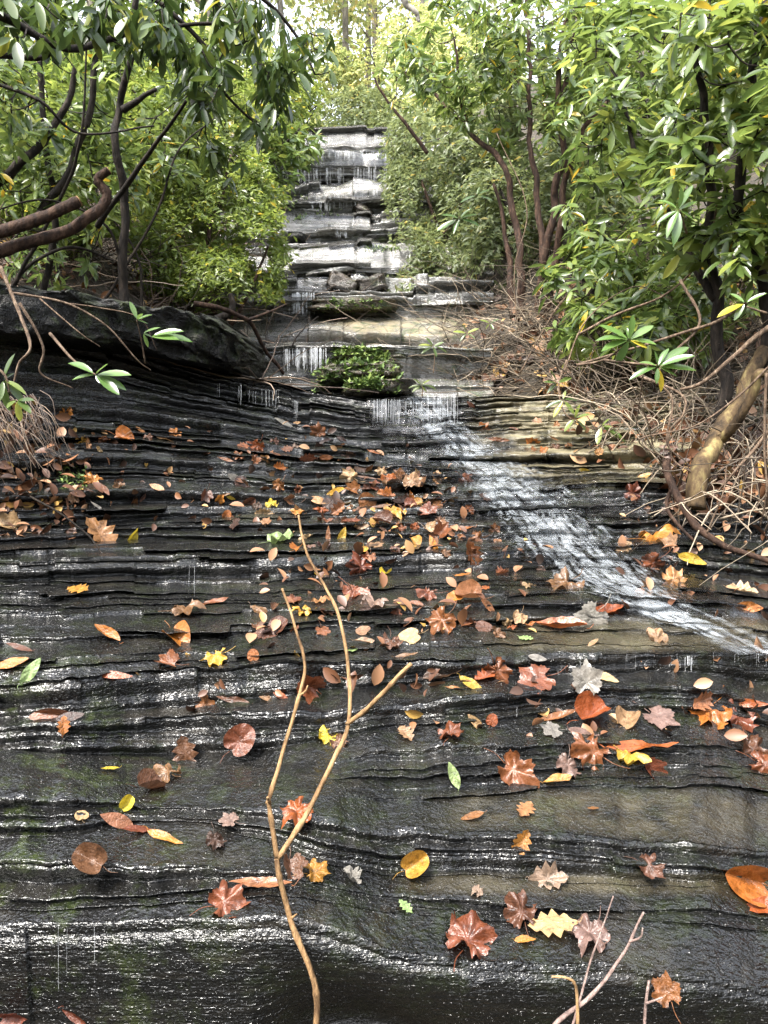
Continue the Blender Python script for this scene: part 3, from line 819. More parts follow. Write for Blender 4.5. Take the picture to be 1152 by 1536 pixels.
for i, (px, py, Yt, r, lean, lb) in enumerate(tree_spec):
    b = AT(px, py, Yt); b[2] = min(b[2], float(S_of(Yt)) + 4)
    root = empty('forest_tree', tuple(b), label=lb, category='tree')
    H_ = random.uniform(13, 17)
    top = b + np.array([lean / FPX * Yt, random.uniform(-1, 1), H_])
    tr = wiggle(smooth([b - np.array([0, 0, 1.5]), b + (top - b) * .4 + rng.normal(0, .15, 3), top], 26), .12, .3, i)
    t = MB(); t.tube(tr, np.linspace(r * 1.15, r * .3, 26), 9)
    t.build('trunk', B_GREY, root)
    lm = MB()
    ends = []
    for q in range(17):
        a = tr[8 + q]; an = random.uniform(0, 6.3); ll = random.uniform(1.5, 3.4)
        e = a + np.array([math.cos(an) * ll, math.sin(an) * ll, random.uniform(.3, 1.4)])
        lm.tube(wiggle(smooth([a, (a + e) / 2 + [0, 0, .3], e], 9), .1, .8, q), np.linspace(r * .3, .015, 9), 4, cap=False)
        ends += [e, (a + e) / 2]
    lm.build('limbs', B_GREY, root, kind='stuff')
    ends = np.array(ends)
    nl = 2500
    c = ends[rng.integers(0, len(ends), nl)] + rng.normal(0, .75, (nl, 3)) * [1, 1, .6]
    mb = MB()
    leaves_mesh(mb, c, rng.normal(size=(nl, 3)) + [0, 0, -.3], rng.normal(size=(nl, 3)) * .5 + [0, 0, 1], rng.uniform(.16, .34, nl), leaf_template(0, .6), rng.random(nl))
    mb.build('crown', ML['far'], root, smooth=False, kind='stuff')
# --- bushes that close the woods behind
LB = 'yellow green bushes deep in the woods'
for i, (lb, bl, n, ll, kd) in enumerate((
    ('grey green twiggy shrub overhanging the top ledge of the cascade', [(535, 168, 17.5, 75, 40, 1.2), (500, 185, 17, 40, 22, .8), (575, 190, 16.5, 30, 26, .8), (520, 203, 15.5, 70, 12, .5), (590, 205, 14.5, 16, 20, .4)], 2000, .10, 'grey'),
    ('bright yellow green bush glowing behind the top of the cascade', [(560, 120, 24, 90, 60, 2), (480, 110, 25, 60, 60, 2)], 800, .22, 'far'),
    ('yellow green bush behind the dark many stemmed shrub', [(690, 130, 17, 110, 110, 2.5), (640, 60, 20, 80, 60, 2)], 2200, .16, 'far'),
    ('pale leafy bush behind the left thicket', [(300, 130, 15, 150, 110, 2.5), (400, 170, 14, 80, 70, 1.6), (180, 140, 14, 110, 110, 2)], 2800, .13, 'far'),
    ('leafy laurel closing the view behind the bent dark stems', [(90, 290, 5.6, 140, 85, .8), (60, 200, 5.6, 130, 120, .8), (230, 180, 6.4, 90, 90, .7)], 2600, .085, 'laurel'),
    ('laurel scrub on the slope between the grey laurel and the red trunks', [(760, 360, 7.2, 90, 110, .7), (700, 220, 8.5, 90, 90, .9), (850, 250, 6.6, 70, 130, .7), (770, 130, 8, 80, 80, .7), (900, 330, 6.2, 60, 60, .5)], 3300, .085, 'grey'),
    ('light green laurel filling the slope above the left bush', [(330, 190, 9.5, 120, 80, 1), (420, 150, 11, 70, 70, 1), (230, 110, 9.5, 120, 90, 1)], 2600, .10, 'laurel'),
    ('broad green bush in the shade behind the left rhododendron', [(90, 210, 9, 170, 150, 1.5), (-60, 140, 9, 150, 190, 1.5)], 2200, .13, 'laurel'),
    ('green bush filling the slope behind the bright rhododendron', [(960, 180, 9, 160, 190, 1.5), (1120, 120, 8, 140, 200, 1.5), (860, 300, 9, 90, 120, 1)], 2600, .13, 'rhodo'),
)):
    b0 = bl[0]
    shrub('understory_bush', lb, 'bush', (b0[0], b0[1] + b0[4], b0[2]), [(.04, .015, [(b0[0], b0[1] + b0[4] * 1.1, b0[2]), (b0[0] + 8, b0[1], b0[2]), (b0[0] - 6, b0[1] - b0[4] * .7, b0[2])])],
          bl, n, ll, 5, kd, B_DARK, detail=0, wid=.45, seed=40 + i, twigs=160, twig_r=.008, shell=.1)
# --- left bank
shrub('mountain_laurel', 'bright small leaved laurel bush overhanging the left of the cascade', 'shrub', (300, 480, 6.2),
      [(.03, .01, [(330, 490, 6.1), (300, 400, 6.2), (330, 300, 6.5), (350, 230, 6.7)]), (.025, .008, [(300, 490, 6.1), (260, 380, 6.4), (240, 280, 6.8)]),
       (.02, .008, [(345, 490, 6.0), (380, 430, 6.0), (400, 370, 6.1)])],
      [(330, 320, 6.6, 100, 95, .8), (262, 270, 7.0, 105, 80, .8), (395, 385, 6.1, 36, 75, .45), (330, 425, 6.0, 80, 50, .5), (375, 290, 6.7, 55, 60, .5), (245, 380, 6.2, 60, 70, .5)],
      3600, .062, 6, 'laurel', B_RED, detail=0, wid=.42, seed=3, twigs=900, twig_r=.003, spread=(-.2, .9), shell=.25, holes=.09)
shrub('rhododendron', 'green rhododendron sprays hanging at the upper left of the cascade', 'shrub', (430, 250, 9.2),
      [(.03, .012, [(380, 270, 9.4), (410, 230, 9.3), (450, 195, 9.2)])], [(436, 215, 9.2, 46, 36, .4), (400, 240, 9.2, 40, 40, .4), (440, 262, 9.0, 14, 14, .2)],
      110, .15, 7, 'rhodo', B_DARK, detail=1, seed=5, twigs=110, parts=60)
shrub('rhododendron', 'dark rhododendron with crooked black stems on the left bank', 'shrub', (185, 480, 3.7),
      [(.024, .012, [(186, 500, 3.7), (182, 400, 3.7), (183, 290, 3.65), (175, 220, 3.6), (178, 150, 3.6), (205, 60, 3.5), (212, -80, 3.4)]),
       (.018, .008, [(182, 165, 3.6), (205, 152, 3.55), (240, 138, 3.5)]),
       (.02, .012, [(60, 500, 4.0), (80, 330, 4.0), (62, 150, 4.0), (66, -60, 4.0)]),
       (.022, .012, [(60, 330, 3.8), (118, 225, 3.8), (142, 120, 3.8), (160, -40, 3.8)]),
       (.014, .006, [(150, 340, 3.5), (215, 240, 3.3), (276, 150, 3.1)]),
       (.026, .012, [(-40, 300, 3.6), (30, 250, 3.6), (80, 195, 3.7), (110, 100, 3.7)]),
       (.009, .004, [(-20, 120, 3.3), (60, 150, 3.3), (120, 200, 3.4), (230, 190, 3.5)]), (.010, .004, [(20, 430, 3.7), (90, 300, 3.6), (120, 210, 3.5), (130, 60, 3.4)]),
       (.008, .003, [(150, 460, 3.9), (230, 330, 3.9), (265, 230, 3.9), (330, 170, 4.0)]), (.008, .003, [(186, 400, 3.7), (150, 330, 3.6), (60, 300, 3.5), (-20, 320, 3.4)]),
       (.007, .003, [(215, 470, 4.0), (205, 380, 4.0), (150, 300, 4.0), (130, 230, 4.0)]), (.012, .005, [(0, 470, 3.8), (40, 400, 3.8), (110, 370, 3.9), (170, 390, 4.0)])],
      [(60, 130, 4.2, 150, 150, .7), (110, 270, 4.3, 130, 100, .6), (200, 90, 4.2, 100, 110, .6), (-80, 150, 3.6, 120, 200, .6), (240, 220, 4.2, 70, 60, .4), (40, 380, 4.4, 110, 60, .5)],
      680, .085, 7, 'rhodo', B_DARK, detail=1, parts=300, seed=7, twigs=420, holes=.06)
shrub('rhododendron', 'rhododendron bough with drooping dark leaves hanging across the top left', 'shrub', (-120, 60, 2.5),
      [(.016, .006, [(-140, -10, 2.4), (0, 25, 2.5), (95, 75, 2.6), (160, 60, 2.7), (225, 45, 2.8), (330, 30, 2.9)]),
       (.012, .004, [(60, -60, 2.7), (200, -20, 2.8), (300, 60, 2.9), (330, 125, 3.0), (390, 190, 3.1)]),
       (.011, .004, [(250, -80, 3.0), (370, -20, 3.1), (440, 50, 3.2), (470, 110, 3.2)]),
       (.012, .005, [(-40, 80, 2.6), (60, 86, 2.7), (100, 60, 2.7)])],
      [(330, 40, 2.95, 130, 60, .4), (445, 85, 3.2, 62, 70, .3), (310, 120, 3.0, 70, 55, .3), (190, 30, 2.8, 130, 50, .35), (60, 20, 2.6, 110, 50, .3), (335, 240, 3.2, 34, 34, .15), (395, 165, 3.15, 45, 40, .2)],
      240, .088, 6, 'dark', B_DARK, detail=1, parts=290, seed=9, twigs=170, droop=.75, spread=(-.7, .2), upb=.75, twig_r=.003, shell=.0)
# --- right bank
shrub('mountain_laurel', 'grey green laurel thicket overhanging the right of the cascade', 'shrub', (690, 470, 8),
      [(.035, .012, [(700, 480, 8), (690, 400, 8.2), (650, 320, 8.6), (620, 240, 9)]), (.03, .012, [(730, 470, 7.6), (725, 380, 7.8), (700, 280, 8.4)])],
      [(650, 300, 9, 68, 85, 1), (622, 395, 8, 42, 62, .6), (690, 380, 8, 72, 75, .8), (650, 215, 9.6, 75, 65, 1), (600, 440, 7.4, 30, 34, .4), (740, 300, 8, 80, 110, .8), (600, 270, 9.2, 25, 50, .5)],
      4200, .075, 6, 'grey', B_RED, detail=0, wid=.40, seed=13, twigs=1000, twig_r=.0035, spread=(-.2, .9), shell=.25)
shrub('rhododendron', 'many stemmed rhododendron with dark red trunks on the right bank', 'shrub', (800, 500, 5.5),
      [(.036, .012, [(785, 500, 5.6), (783, 420, 5.6), (770, 330, 5.7), (752, 245, 5.8), (700, 190, 6), (650, 130, 6.2)]),
       (.032, .012, [(805, 490, 5.5), (814, 380, 5.5), (800, 280, 5.6), (793, 150, 5.7), (792, -60, 5.8)]),
       (.034, .012, [(812, 490, 5.5), (822, 350, 5.45), (845, 240, 5.4), (843, 150, 5.4), (846, 50, 5.4), (878, -40, 5.4)]),
       (.034, .012, [(818, 470, 5.4), (840, 340, 5.3), (868, 215, 5.2), (915, 150, 5.1)]),
       (.03, .012, [(770, 480, 5.7), (764, 380, 5.8), (745, 280, 5.9)]),
       (.02, .008, [(640, 228, 7.0), (610, 190, 7.0), (580, 150, 7.0), (560, 110, 7)]),
       (.02, .008, [(845, 150, 5.4), (860, 60, 5.3), (890, 20, 5.2)]),
       (.018, .008, [(705, 195, 6), (690, 130, 6), (680, 60, 6)])],
      [(700, 85, 6.1, 105, 80, .7), (830, 70, 5.7, 110, 90, .7), (760, 165, 6, 90, 60, .5), (610, 110, 6.6, 46, 55, .4), (880, 190, 5.2, 60, 70, .4), (800, 10, 5.6, 160, 60, .6)],
      540, .10, 7, 'rhodo', B_RED, detail=1, parts=300, seed=17, twigs=420, droop=.45, holes=.02)
shrub('rhododendron', 'rhododendron in the shade behind the bare branches on the right bank', 'shrub', (950, 470, 5),
      [(.03, .012, [(960, 520, 4.8), (950, 420, 4.9), (970, 300, 5)]), (.025, .012, [(880, 500, 4.8), (890, 400, 4.9), (880, 330, 5)])],
      [(960, 340, 5, 120, 100, .6), (900, 420, 4.8, 90, 60, .5), (1060, 430, 4.4, 110, 60, .5), (900, 490, 4.5, 70, 50, .4), (1000, 500, 4.2, 110, 40, .4)], 640, .11, 7, 'rhodo', B_DARK, detail=1, parts=120, seed=19, twigs=260)
shrub('rhododendron', 'bright glossy rhododendron leaning in from the right edge', 'shrub', (1150, 620, 3.2),
      [(.03, .012, [(1085, 640, 3.2), (1082, 480, 3.3), (1062, 330, 3.3), (1064, 190, 3.2), (1050, 60, 3.1)]),
       (.03, .012, [(1180, 620, 3.0), (1140, 440, 3.1), (1110, 300, 3.1), (1130, 120, 3.0), (1150, -60, 3.0)]),
       (.02, .008, [(1075, 450, 3.3), (1010, 330, 3.5), (960, 240, 3.7), (930, 120, 3.8)])],
      [(1000, 110, 3.7, 140, 110, .5), (1085, 250, 3.3, 110, 130, .5), (945, 230, 3.9, 85, 95, .45), (1100, 50, 3.1, 100, 80, .4), (1030, 345, 3.5, 110, 55, .4), (1135, 370, 3.1, 70, 70, .3), (1200, 200, 2.9, 80, 220, .4), (930, 40, 4, 90, 60, .4)],
      540, .106, 8, 'rhodo', B_DARK, detail=1, parts=300, seed=23, twigs=400, droop=.2, upb=.65, shell=.2, holes=.05)
# --- the wood behind the viewer: out of view, it shades the rock and is mirrored in the wet faces
fw = MB(); tw = MB()
for i in range(26):
    an = math.radians(random.uniform(95, 265)); rr_ = random.uniform(8, 17)
    b = np.array([math.sin(an) * rr_, math.cos(an) * rr_ - .5, 0])
    H_ = random.uniform(6, 9)
    tw.tube(smooth([b, b + [.3, 0, H_ * .5], b + [0, .2, H_]], 8), np.linspace(.2, .05, 8), 6)
    nl = 1100
    c = b + rng.normal(0, 1, (nl, 3)) * [1.5, 1.5, H_ * .26] + [0, 0, H_ * .42]
    c[:, 2] = np.clip(c[:, 2], .1, H_)
    leaves_mesh(fw, c, rng.normal(size=(nl, 3)), rng.normal(size=(nl, 3)), rng.uniform(.3, .55, nl), leaf_template(0, .6), rng.random(nl))
fw.build('forest_foliage', ML['dark'], None, False, kind='stuff', label='dark forest leaves of the wood on the near side')
tw.build('forest_trunks', B_DARK, None, kind='stuff', label='dark trunks of the wood on the near side')
# ------------------------------------------------------------------ brush, litter and bare branches on the banks
ALLBV = [BV_ROCK, BV_UP, BV_BANK]
def brush(name, label, rects, n, ln, rad, mat, seed, curl=.5, bvs=None, lift=.0, upw=.5):
    r = random.Random(seed); mb = MB(); k = 0; tries = 0
    W = [q[4] if len(q) > 4 else 1 for q in rects]
    while k < n and tries < n * 6:
        tries += 1
        q = r.choices(rects, W)[0]
        h = cast(r.uniform(q[0], q[2]), r.uniform(q[1], q[3]), bvs or [BV_BANK, BV_ROCK])
        if h is None or h[0].y > 12: continue
        p = np.array(h[0]); L_ = ln * r.uniform(.35, 1.3)
        an = r.uniform(0, 2 * math.pi); d = np.array([math.cos(an), math.sin(an) * .7 - .25, r.uniform(-.15, upw * 1.6)]); d /= np.linalg.norm(d)
        bend = np.clip([r.gauss(0, .8), r.gauss(0, .5), r.gauss(-.25, .5)], -1, 1) * min(curl, .7) * L_
        pts = smooth([p, p + d * L_ * .45 + bend * .25 + [0, 0, lift], p + d * L_ * .8 + bend * .6 + [0, 0, lift * .5], p + d * L_ + bend], 10)
        pts = wiggle(pts, L_ * .03, 6 / L_, k)
        if PROJ(pts[-1])[0] < 930 and PROJ(pts[-1])[1] > 625: continue
        rr = rad * r.uniform(.45, 1.25) * (h[2] / 4) ** .3
        mb.tube(pts, np.linspace(rr, rr * .35, 10), 4 if rr > .004 else 3, r.random(), cap=False); k += 1
        if r.random() < .45:
            a = pts[r.randint(3, 7)]; e = a + (np.array([r.gauss(0, 1), r.gauss(0, 1), r.gauss(.2, .8)])) * L_ * .2
            mb.tube(smooth([a, (a + e) / 2 + bend * .05, e], 5), np.linspace(rr * .6, rr * .25, 5), 3, r.random(), cap=False)
    return mb.build(name, mat, None, kind='stuff', label=label)
m, nt, out = mat_new('dead_twigs'); N = NT(nt)
col = N.ramp(N.attr('tint'), [(0, (.025, .019, .013)), (.45, (.075, .055, .037)), (.8, (.19, .145, .098)), (1, (.38, .31, .22))])
p = N.bsdf(col, .7); N.l(p.outputs[0], out.inputs[0]); M_TWIG = m
m, nt, out = mat_new('dark_dead_twigs'); N = NT(nt)
col = N.ramp(N.attr('tint'), [(0, (.02, .014, .01)), (.6, (.07, .045, .03)), (.9, (.17, .12, .08)), (1, (.34, .26, .2))])
p = N.bsdf(col, .7); N.l(p.outputs[0], out.inputs[0]); M_TWIGD = m
brush('dry_brush', 'tan dead twigs and stalks matted on the right bank', [(585, 440, 880, 590, 3), (640, 380, 1000, 500, 1), (880, 480, 1152, 620, 1)], 1700, .42, .0036, M_TWIG, 5, .7)
brush('dry_brush', 'tangle of bare vines and twigs under the right rhododendron', [(860, 380, 1152, 560, 2), (850, 520, 1152, 690, 2), (1000, 640, 1190, 800, .9), (1190, 400, 1700, 800, 2)], 760, .5, .0042, M_TWIG, 6, .9, lift=.08, upw=.7)
brush('dry_brush', 'dark tangle of dead twigs under the left thicket', [(0, 300, 330, 430, 3), (200, 400, 440, 500, 2), (370, 480, 440, 575, 1.5)], 1900, .55, .0045, M_TWIGD, 7, .7)
def litter(name, label, rects, n, size, seed, bvs, stops, up=.5):
    r = random.Random(seed); P_, U_, S_ = [], [], []
    W = [q[4] if len(q) > 4 else 1 for q in rects]
    for _ in range(n):
        q = r.choices(rects, W)[0]; h = cast(r.uniform(q[0], q[2]), r.uniform(q[1], q[3]), bvs)
        if h is None or h[0].y > 12: continue
        P_.append(np.array(h[0]) + np.array(h[1]) * r.uniform(.003, .02)); U_.append(np.array(h[1]) + np.array([r.gauss(0, up), r.gauss(0, up), r.gauss(0, up)])); S_.append(size * r.uniform(.5, 1.3))
    P_, U_, S_ = np.array(P_), np.array(U_), np.array(S_)
    mb = MB(); leaves_mesh(mb, P_, rng.normal(size=P_.shape), U_, S_, leaf_template(2, .58, .16, .12), rng.random(len(P_)))
    m, nt, out = mat_new('leaf_litter'); N = NT(nt)
    p = N.bsdf(N.ramp(N.attr('tint'), stops), .5); N.l(p.outputs[0], out.inputs[0])
    mb.build(name, m, None, kind='stuff', label=label)
LIT = [(0, (.03, .015, .009)), (.35, (.09, .036, .016)), (.6, (.17, .075, .032)), (.85, (.25, .14, .075)), (1, (.36, .22, .05))]
litter('leaf_litter', 'brown dead leaves covering the right bank', [(585, 440, 880, 590), (850, 400, 1152, 700), (1000, 640, 1180, 760), (1150, 420, 1700, 1100)], 2000, .075, 1, [BV_BANK, BV_ROCK], LIT)
litter('leaf_litter', 'brown dead leaves covering the left bank above the black slab', [(0, 280, 440, 470), (370, 470, 440, 560)], 1300, .075, 2, [BV_BANK], LIT)
litter('leaf_litter', 'dead leaves heaped against the bank at the left edge', [(-40, 625, 110, 760), (-40, 590, 50, 660)], 150, .05, 3, [BV_ROCK], LIT)
# the grass-like clump of rootlets spilling over the left edge
mb = MB(); r = random.Random(4)
for _ in range(80):
    x0, y0 = r.uniform(-60, 60), r.uniform(585, 640)
    Yb = 2.25 + r.uniform(-.12, .15)
    a = AT(x0, y0, Yb); e = AT(x0 + r.uniform(10, 60), y0 + r.uniform(40, 95), Yb - r.uniform(0, .12))
    mb.tube(smooth([a, (a + e) / 2 + [r.gauss(0, .02), -.02, r.uniform(.0, .05)], e], 7), np.linspace(.0018, .0006, 7), 3, r.random(), cap=False)
mb.build('dry_rootlets', M_TWIGD, None, kind='stuff', label='dry brown rootlets spilling over the rock at the left edge')
# ferns and moss on the rocks beside the pool
m, nt, out = mat_new('moss_and_fern'); N = NT(nt)
p = N.bsdf(N.ramp(N.attr('tint'), [(0, (.03, .06, .012)), (.5, (.09, .15, .03)), (1, (.20, .26, .06))]), .6); N.l(p.outputs[0], out.inputs[0]); M_FERN = m
rockobjs = [o for o in COL.objects if o.name.startswith(('mossy_rock', 'boulder', 'overhanging'))]
BV_ST = []
for o in rockobjs:
    q = [tuple(v.co + o.location) for v in o.data.vertices]
    BV_ST.append(BVHTree.FromPolygons(q, [tuple(f.vertices) for f in o.data.polygons]))
def tufts(label, rects, n, ln, seed):
    r = random.Random(seed); P_, D_, S_ = [], [], []
    for _ in range(n):
        q = r.choice(rects); h = cast(r.uniform(q[0], q[2]), r.uniform(q[1], q[3]), ALLBV + BV_ST)
        if h is None: continue
        for k in range(5):
            P_.append(np.array(h[0])); D_.append(np.array([r.gauss(0, .8), r.gauss(-.3, .5), r.uniform(-.2, 1.0)])); S_.append(ln * r.uniform(.5, 1.2))
    P_, D_, S_ = map(np.array, (P_, D_, S_))
    mb = MB(); leaves_mesh(mb, P_, D_, rng.normal(size=P_.shape) + [0, -.3, 1], S_, leaf_template(0, .4), rng.random(len(P_)))
    mb.build('moss', M_FERN, None, False, kind='stuff', label=label)
tufts('bright green ferns and moss on the rocks beside the pool', [(470, 545, 600, 590), (500, 522, 580, 545), (480, 565, 570, 585)], 420, .045, 1)
tufts('moss on the ledge right of the white spill', [(490, 450, 575, 462), (480, 462, 570, 470), (545, 370, 600, 378)], 160, .035, 2)
tufts('small plants growing between the upper ledges', [(436, 290, 470, 304), (475, 315, 510, 325), (560, 222, 580, 240), (440, 320, 460, 332)], 60, .05, 3)
tufts('moss at the top of the dry strata by the left clump', [(90, 700, 130, 735)], 50, .02, 4)

# bare limbs, roots and vines one can tell apart
def limb(name, label, cat, r0, r1, pl, mat, seed, sides=8, extra=(), cut=False, n=None):
    a = np.array(pl, float); pp = AT(a[:, 0], a[:, 1], a[:, 2])
    root = empty(name, tuple(pp[0]), label=label, category=cat)
    q = wiggle(smooth(pp, n or 9 * len(pl)), r0 * .8, 7, seed)
    b = MB(); b.tube(q, np.linspace(r0, r1, len(q)) * (1 + .14 * fbm(np.arange(len(q)) * .6, np.full(len(q), seed * 3.), 7, 2)), sides)
    b.build('wood', mat, root)
    if cut:
        d = unit(q[-1] - q[-3]); e = MB(); e.tube(np.array([q[-1] - d * .002, q[-1] + d * .003]), [r1 * .93, r1 * .88], 10); e.build('cut_end', B_TAN, root)
    for (ra, rb, pe) in extra:
        a = np.array(pe, float); w = wiggle(smooth(AT(a[:, 0], a[:, 1], a[:, 2]), 8 * len(pe)), ra * .8, 7, seed + 3)
        b = MB(); b.tube(w, np.linspace(ra, rb, len(w)), 6); b.build('side_branch', mat, root)
    return root
limb('cut_limb', 'thick bare limb curving up to a sawn end over the black slab', 'branch', .027, .016, [(-90, 380, 2.8), (0, 372, 2.85), (70, 355, 2.9), (130, 325, 2.95), (158, 292, 3.0), (151, 268, 3.0), (168, 252, 3.0)], B_RED, 1, cut=True)
limb('cut_limb', 'straight sawn limb lying beneath the curved bare limb', 'branch', .026, .022, [(-90, 360, 2.75), (0, 347, 2.8), (60, 325, 2.85), (114, 302, 2.9)], B_RED, 2, cut=True)
limb('bare_vine', 'thin pale vine hanging in a loop at the left edge', 'vine', .006, .003, [(0, 400, 2.3), (30, 470, 2.25), (46, 520, 2.2), (30, 545, 2.2), (22, 575, 2.2)], B_PALE, 3, 5)
limb('bare_vine', 'pale arching twig crossing the black slab towards the right', 'vine', .005, .002, [(20, 440, 2.6), (100, 455, 2.65), (160, 490, 2.7), (205, 540, 2.75), (226, 555, 2.8)], B_PALE, 4, 5,
     [(.003, .0015, [(100, 455, 2.65), (150, 462, 2.7), (210, 478, 2.75), (235, 525, 2.8)]), (.003, .0015, [(60, 448, 2.6), (120, 500, 2.6), (150, 520, 2.65)])])
limb('bare_vine', 'forked pale twig hanging below the first leaf sprig on the left', 'vine', .005, .002, [(30, 455, 2.35), (65, 520, 2.35), (62, 560, 2.35), (110, 582, 2.4)], B_PALE, 5, 5)
limb('leaning_trunk', 'thick leaning trunk with flaking mossy bark on the right bank', 'tree trunk', .038, .026, [(1036, 760, 2.75), (1052, 700, 2.8), (1078, 650, 2.9), (1110, 590, 3.0), (1150, 520, 3.05), (1200, 430, 3.1)], B_MOSSY, 6, 12,
     [(.022, .014, [(1075, 665, 2.9), (1110, 628, 2.8), (1130, 585, 2.75), (1138, 562, 2.72), (1165, 570, 2.7)])])
limb('bare_root', 'red brown root running down from the leaning trunk to the right edge', 'root', .016, .009, [(1000, 690, 2.75), (1003, 720, 2.7), (1035, 780, 2.6), (1080, 815, 2.5), (1120, 830, 2.45), (1175, 850, 2.4)], B_RED, 7, 7)
limb('bare_root', 'thin root beside the red brown one ending among orange leaves', 'root', .008, .004, [(1010, 725, 2.75), (1000, 760, 2.7), (1030, 800, 2.6), (1075, 835, 2.55), (1130, 850, 2.5)], B_RED, 8, 5)
VINES = [
 ('twisting pale vine looping down right of the large leaf whorls', [(1020, 420, 3.1), (1050, 480, 3.0), (1010, 530, 2.95), (985, 565, 2.9), (1010, 600, 2.85), (1000, 660, 2.8), (1020, 690, 2.8)], .008),
 ('knotty pale branch reaching left to the large leaf whorls', [(1140, 440, 3.1), (1080, 480, 3.0), (1020, 500, 2.95), (930, 530, 2.8), (865, 548, 2.8)], .010),
 ('long bent pale branch crossing the right edge low down', [(1175, 590, 2.5), (1150, 650, 2.55), (1110, 700, 2.55), (1075, 742, 2.6)], .009),
 ('thin arching vine in front of the leaning trunk', [(1160, 545, 2.5), (1100, 600, 2.55), (1040, 640, 2.55), (960, 660, 2.6), (1000, 690, 2.65)], .005),
 ('curled vine hooking below the green trailing leaves', [(950, 560, 2.95), (1020, 590, 2.85), (1025, 620, 2.8), (1003, 650, 2.8), (1010, 690, 2.8), (1040, 710, 2.75)], .007),
 ('slender vine hanging straight under the whorls', [(965, 560, 2.75), (960, 600, 2.8), (955, 640, 2.85), (962, 655, 2.9)], .004),
 ('pale vine climbing through the shade above the whorls', [(870, 500, 3.4), (930, 470, 3.4), (1000, 440, 3.4), (1060, 380, 3.3), (1075, 300, 3.2)], .008),
 ('grey branch slanting down from the right edge', [(1180, 470, 2.9), (1120, 520, 2.9), (1060, 570, 2.9), (1020, 585, 2.95)], .014),
 ('thin reddish vine running down the right edge', [(1150, 560, 2.4), (1146, 660, 2.4), (1150, 740, 2.4), (1140, 790, 2.45)], .006),
 ('tan twig arching over the dry brush', [(845, 560, 3.9), (880, 480, 4.0), (950, 430, 4.1), (1010, 450, 4.0)], .006),
 ('fine pale twig looping in front of the red trunks', [(780, 560, 4.6), (830, 470, 4.6), (870, 430, 4.6), (900, 470, 4.5), (905, 560, 4.4)], .006),
 ('white thin stem rising beside the red trunks', [(775, 480, 5.0), (772, 400, 5.0), (790, 310, 5.0), (745, 200, 5.1)], .006),
 ('hooked twig end poking out over the bare root', [(1060, 800, 2.45), (1085, 740, 2.45), (1090, 700, 2.5)], .004),
]
for i, (lb, pl, r0) in enumerate(VINES):
    limb('bare_vine', lb, 'vine', r0 * .8, r0 * .4, pl, B_PALE, 20 + i, 6)
limb('bare_twig', 'thin dark twig curving up in front of the pool', 'twig', .006, .003, [(438, 520, 5.0), (446, 505, 5.0), (462, 488, 5.0), (478, 475, 5.0)], B_DARK, 51, 5)
limb('dead_branch', 'dead branch stub pointing up behind the end of the black slab', 'branch', .03, .014, [(325, 480, 4.4), (345, 462, 4.4), (342, 438, 4.4)], B_DARK, 52, 7)
limb('dead_branch', 'curved dead branch lying beside the end of the black slab', 'branch', .016, .01, [(290, 455, 4.2), (330, 462, 4.2), (372, 480, 4.3), (400, 530, 4.5), (425, 560, 4.6)], B_RED, 53, 7,
     [(.010, .004, [(372, 480, 4.3), (400, 470, 4.4), (430, 455, 4.6)])])
limb('overhead_branch', 'bent grey branch hanging into the white sky at the top', 'branch', .07, .03, [(575, -30, 14), (600, -5, 14), (622, 18, 14), (630, 30, 14)], B_GREY, 54, 7)
limb('wet_stick', 'thin dark stick lying across the strata at the left', 'stick', .004, .002, [(45, 745, 2.35), (90, 770, 2.3), (130, 800, 2.25), (155, 832, 2.2)], B_DARK, 55, 5)
limb('wet_stick', 'short dark stick wedged below the crumpled russet leaf', 'stick', .006, .005, [(806, 1160, 1.6), (830, 1178, 1.585), (850, 1192, 1.57)], B_DARK, 56, 6)

# sprigs with large leaves near the viewer: every leaf on its own
def sprig(label, stem_pl, whorls, Yl, kind, r0=.005, group=None, bark=B_PALE, cat='leafy sprig', wide=1.0):
    a = np.array(stem_pl, float); pp = smooth(AT(a[:, 0], a[:, 1], a[:, 2]), 7 * len(a))
    root = empty('leafy_sprig', tuple(pp[0]), label=label, category=cat)
    b = MB(); b.tube(pp, np.linspace(r0, r0 * .5, len(pp)), 6); b.build('stem', bark, root)
    for (cx_, cy_, tips) in whorls:
        c = AT(cx_, cy_, Yl)
        for t in tips:
            e = AT(t[0], t[1], Yl + random.uniform(-.05, .03))
            d = e - c; L_ = np.linalg.norm(d)
            place_leaf(root, c + d * .06, d, np.array([random.gauss(0, .25), -.55, .75]), L_ * .96, kind + ('y' if len(t) > 2 else ''))
    return root
ML['yel'] = ML['yel_o'] = leaf_material('leaf_single_yellow', [(0, (.35, .30, .03)), (1, (.55, .42, .04))], 'obj', rough=.3, trans=.35)
for k in ('rhodo', 'dark', 'laurel'): ML[k + 'y_o'] = ML['yel_o']
ML['fresh_o'] = leaf_material('leaf_single_fresh', [(0, (.06, .125, .026)), (1, (.13, .22, .055))], 'obj', rough=.25, trans=.3, spec=.6); ML['freshy_o'] = ML['yel_o']
sprig('left of two big leaf whorls at the end of the knotty branch', [(865, 548, 2.8), (905, 540, 2.75), (942, 515, 2.7)],
      [(944, 510, [(903, 482), (899, 503), (902, 526), (924, 546), (980, 487), (950, 472), (962, 535), (972, 520, 1), (940, 490), (985, 517)])], 2.68, 'fresh')
sprig('right of two big leaf whorls with one yellow leaf hanging', [(905, 540, 2.75), (950, 545, 2.65), (987, 548, 2.6)],
      [(987, 550, [(946, 563), (1042, 534), (1044, 553), (1034, 521), (1000, 519), (991, 588, 1), (962, 540), (1016, 563), (985, 575), (983, 527)])], 2.58, 'fresh')
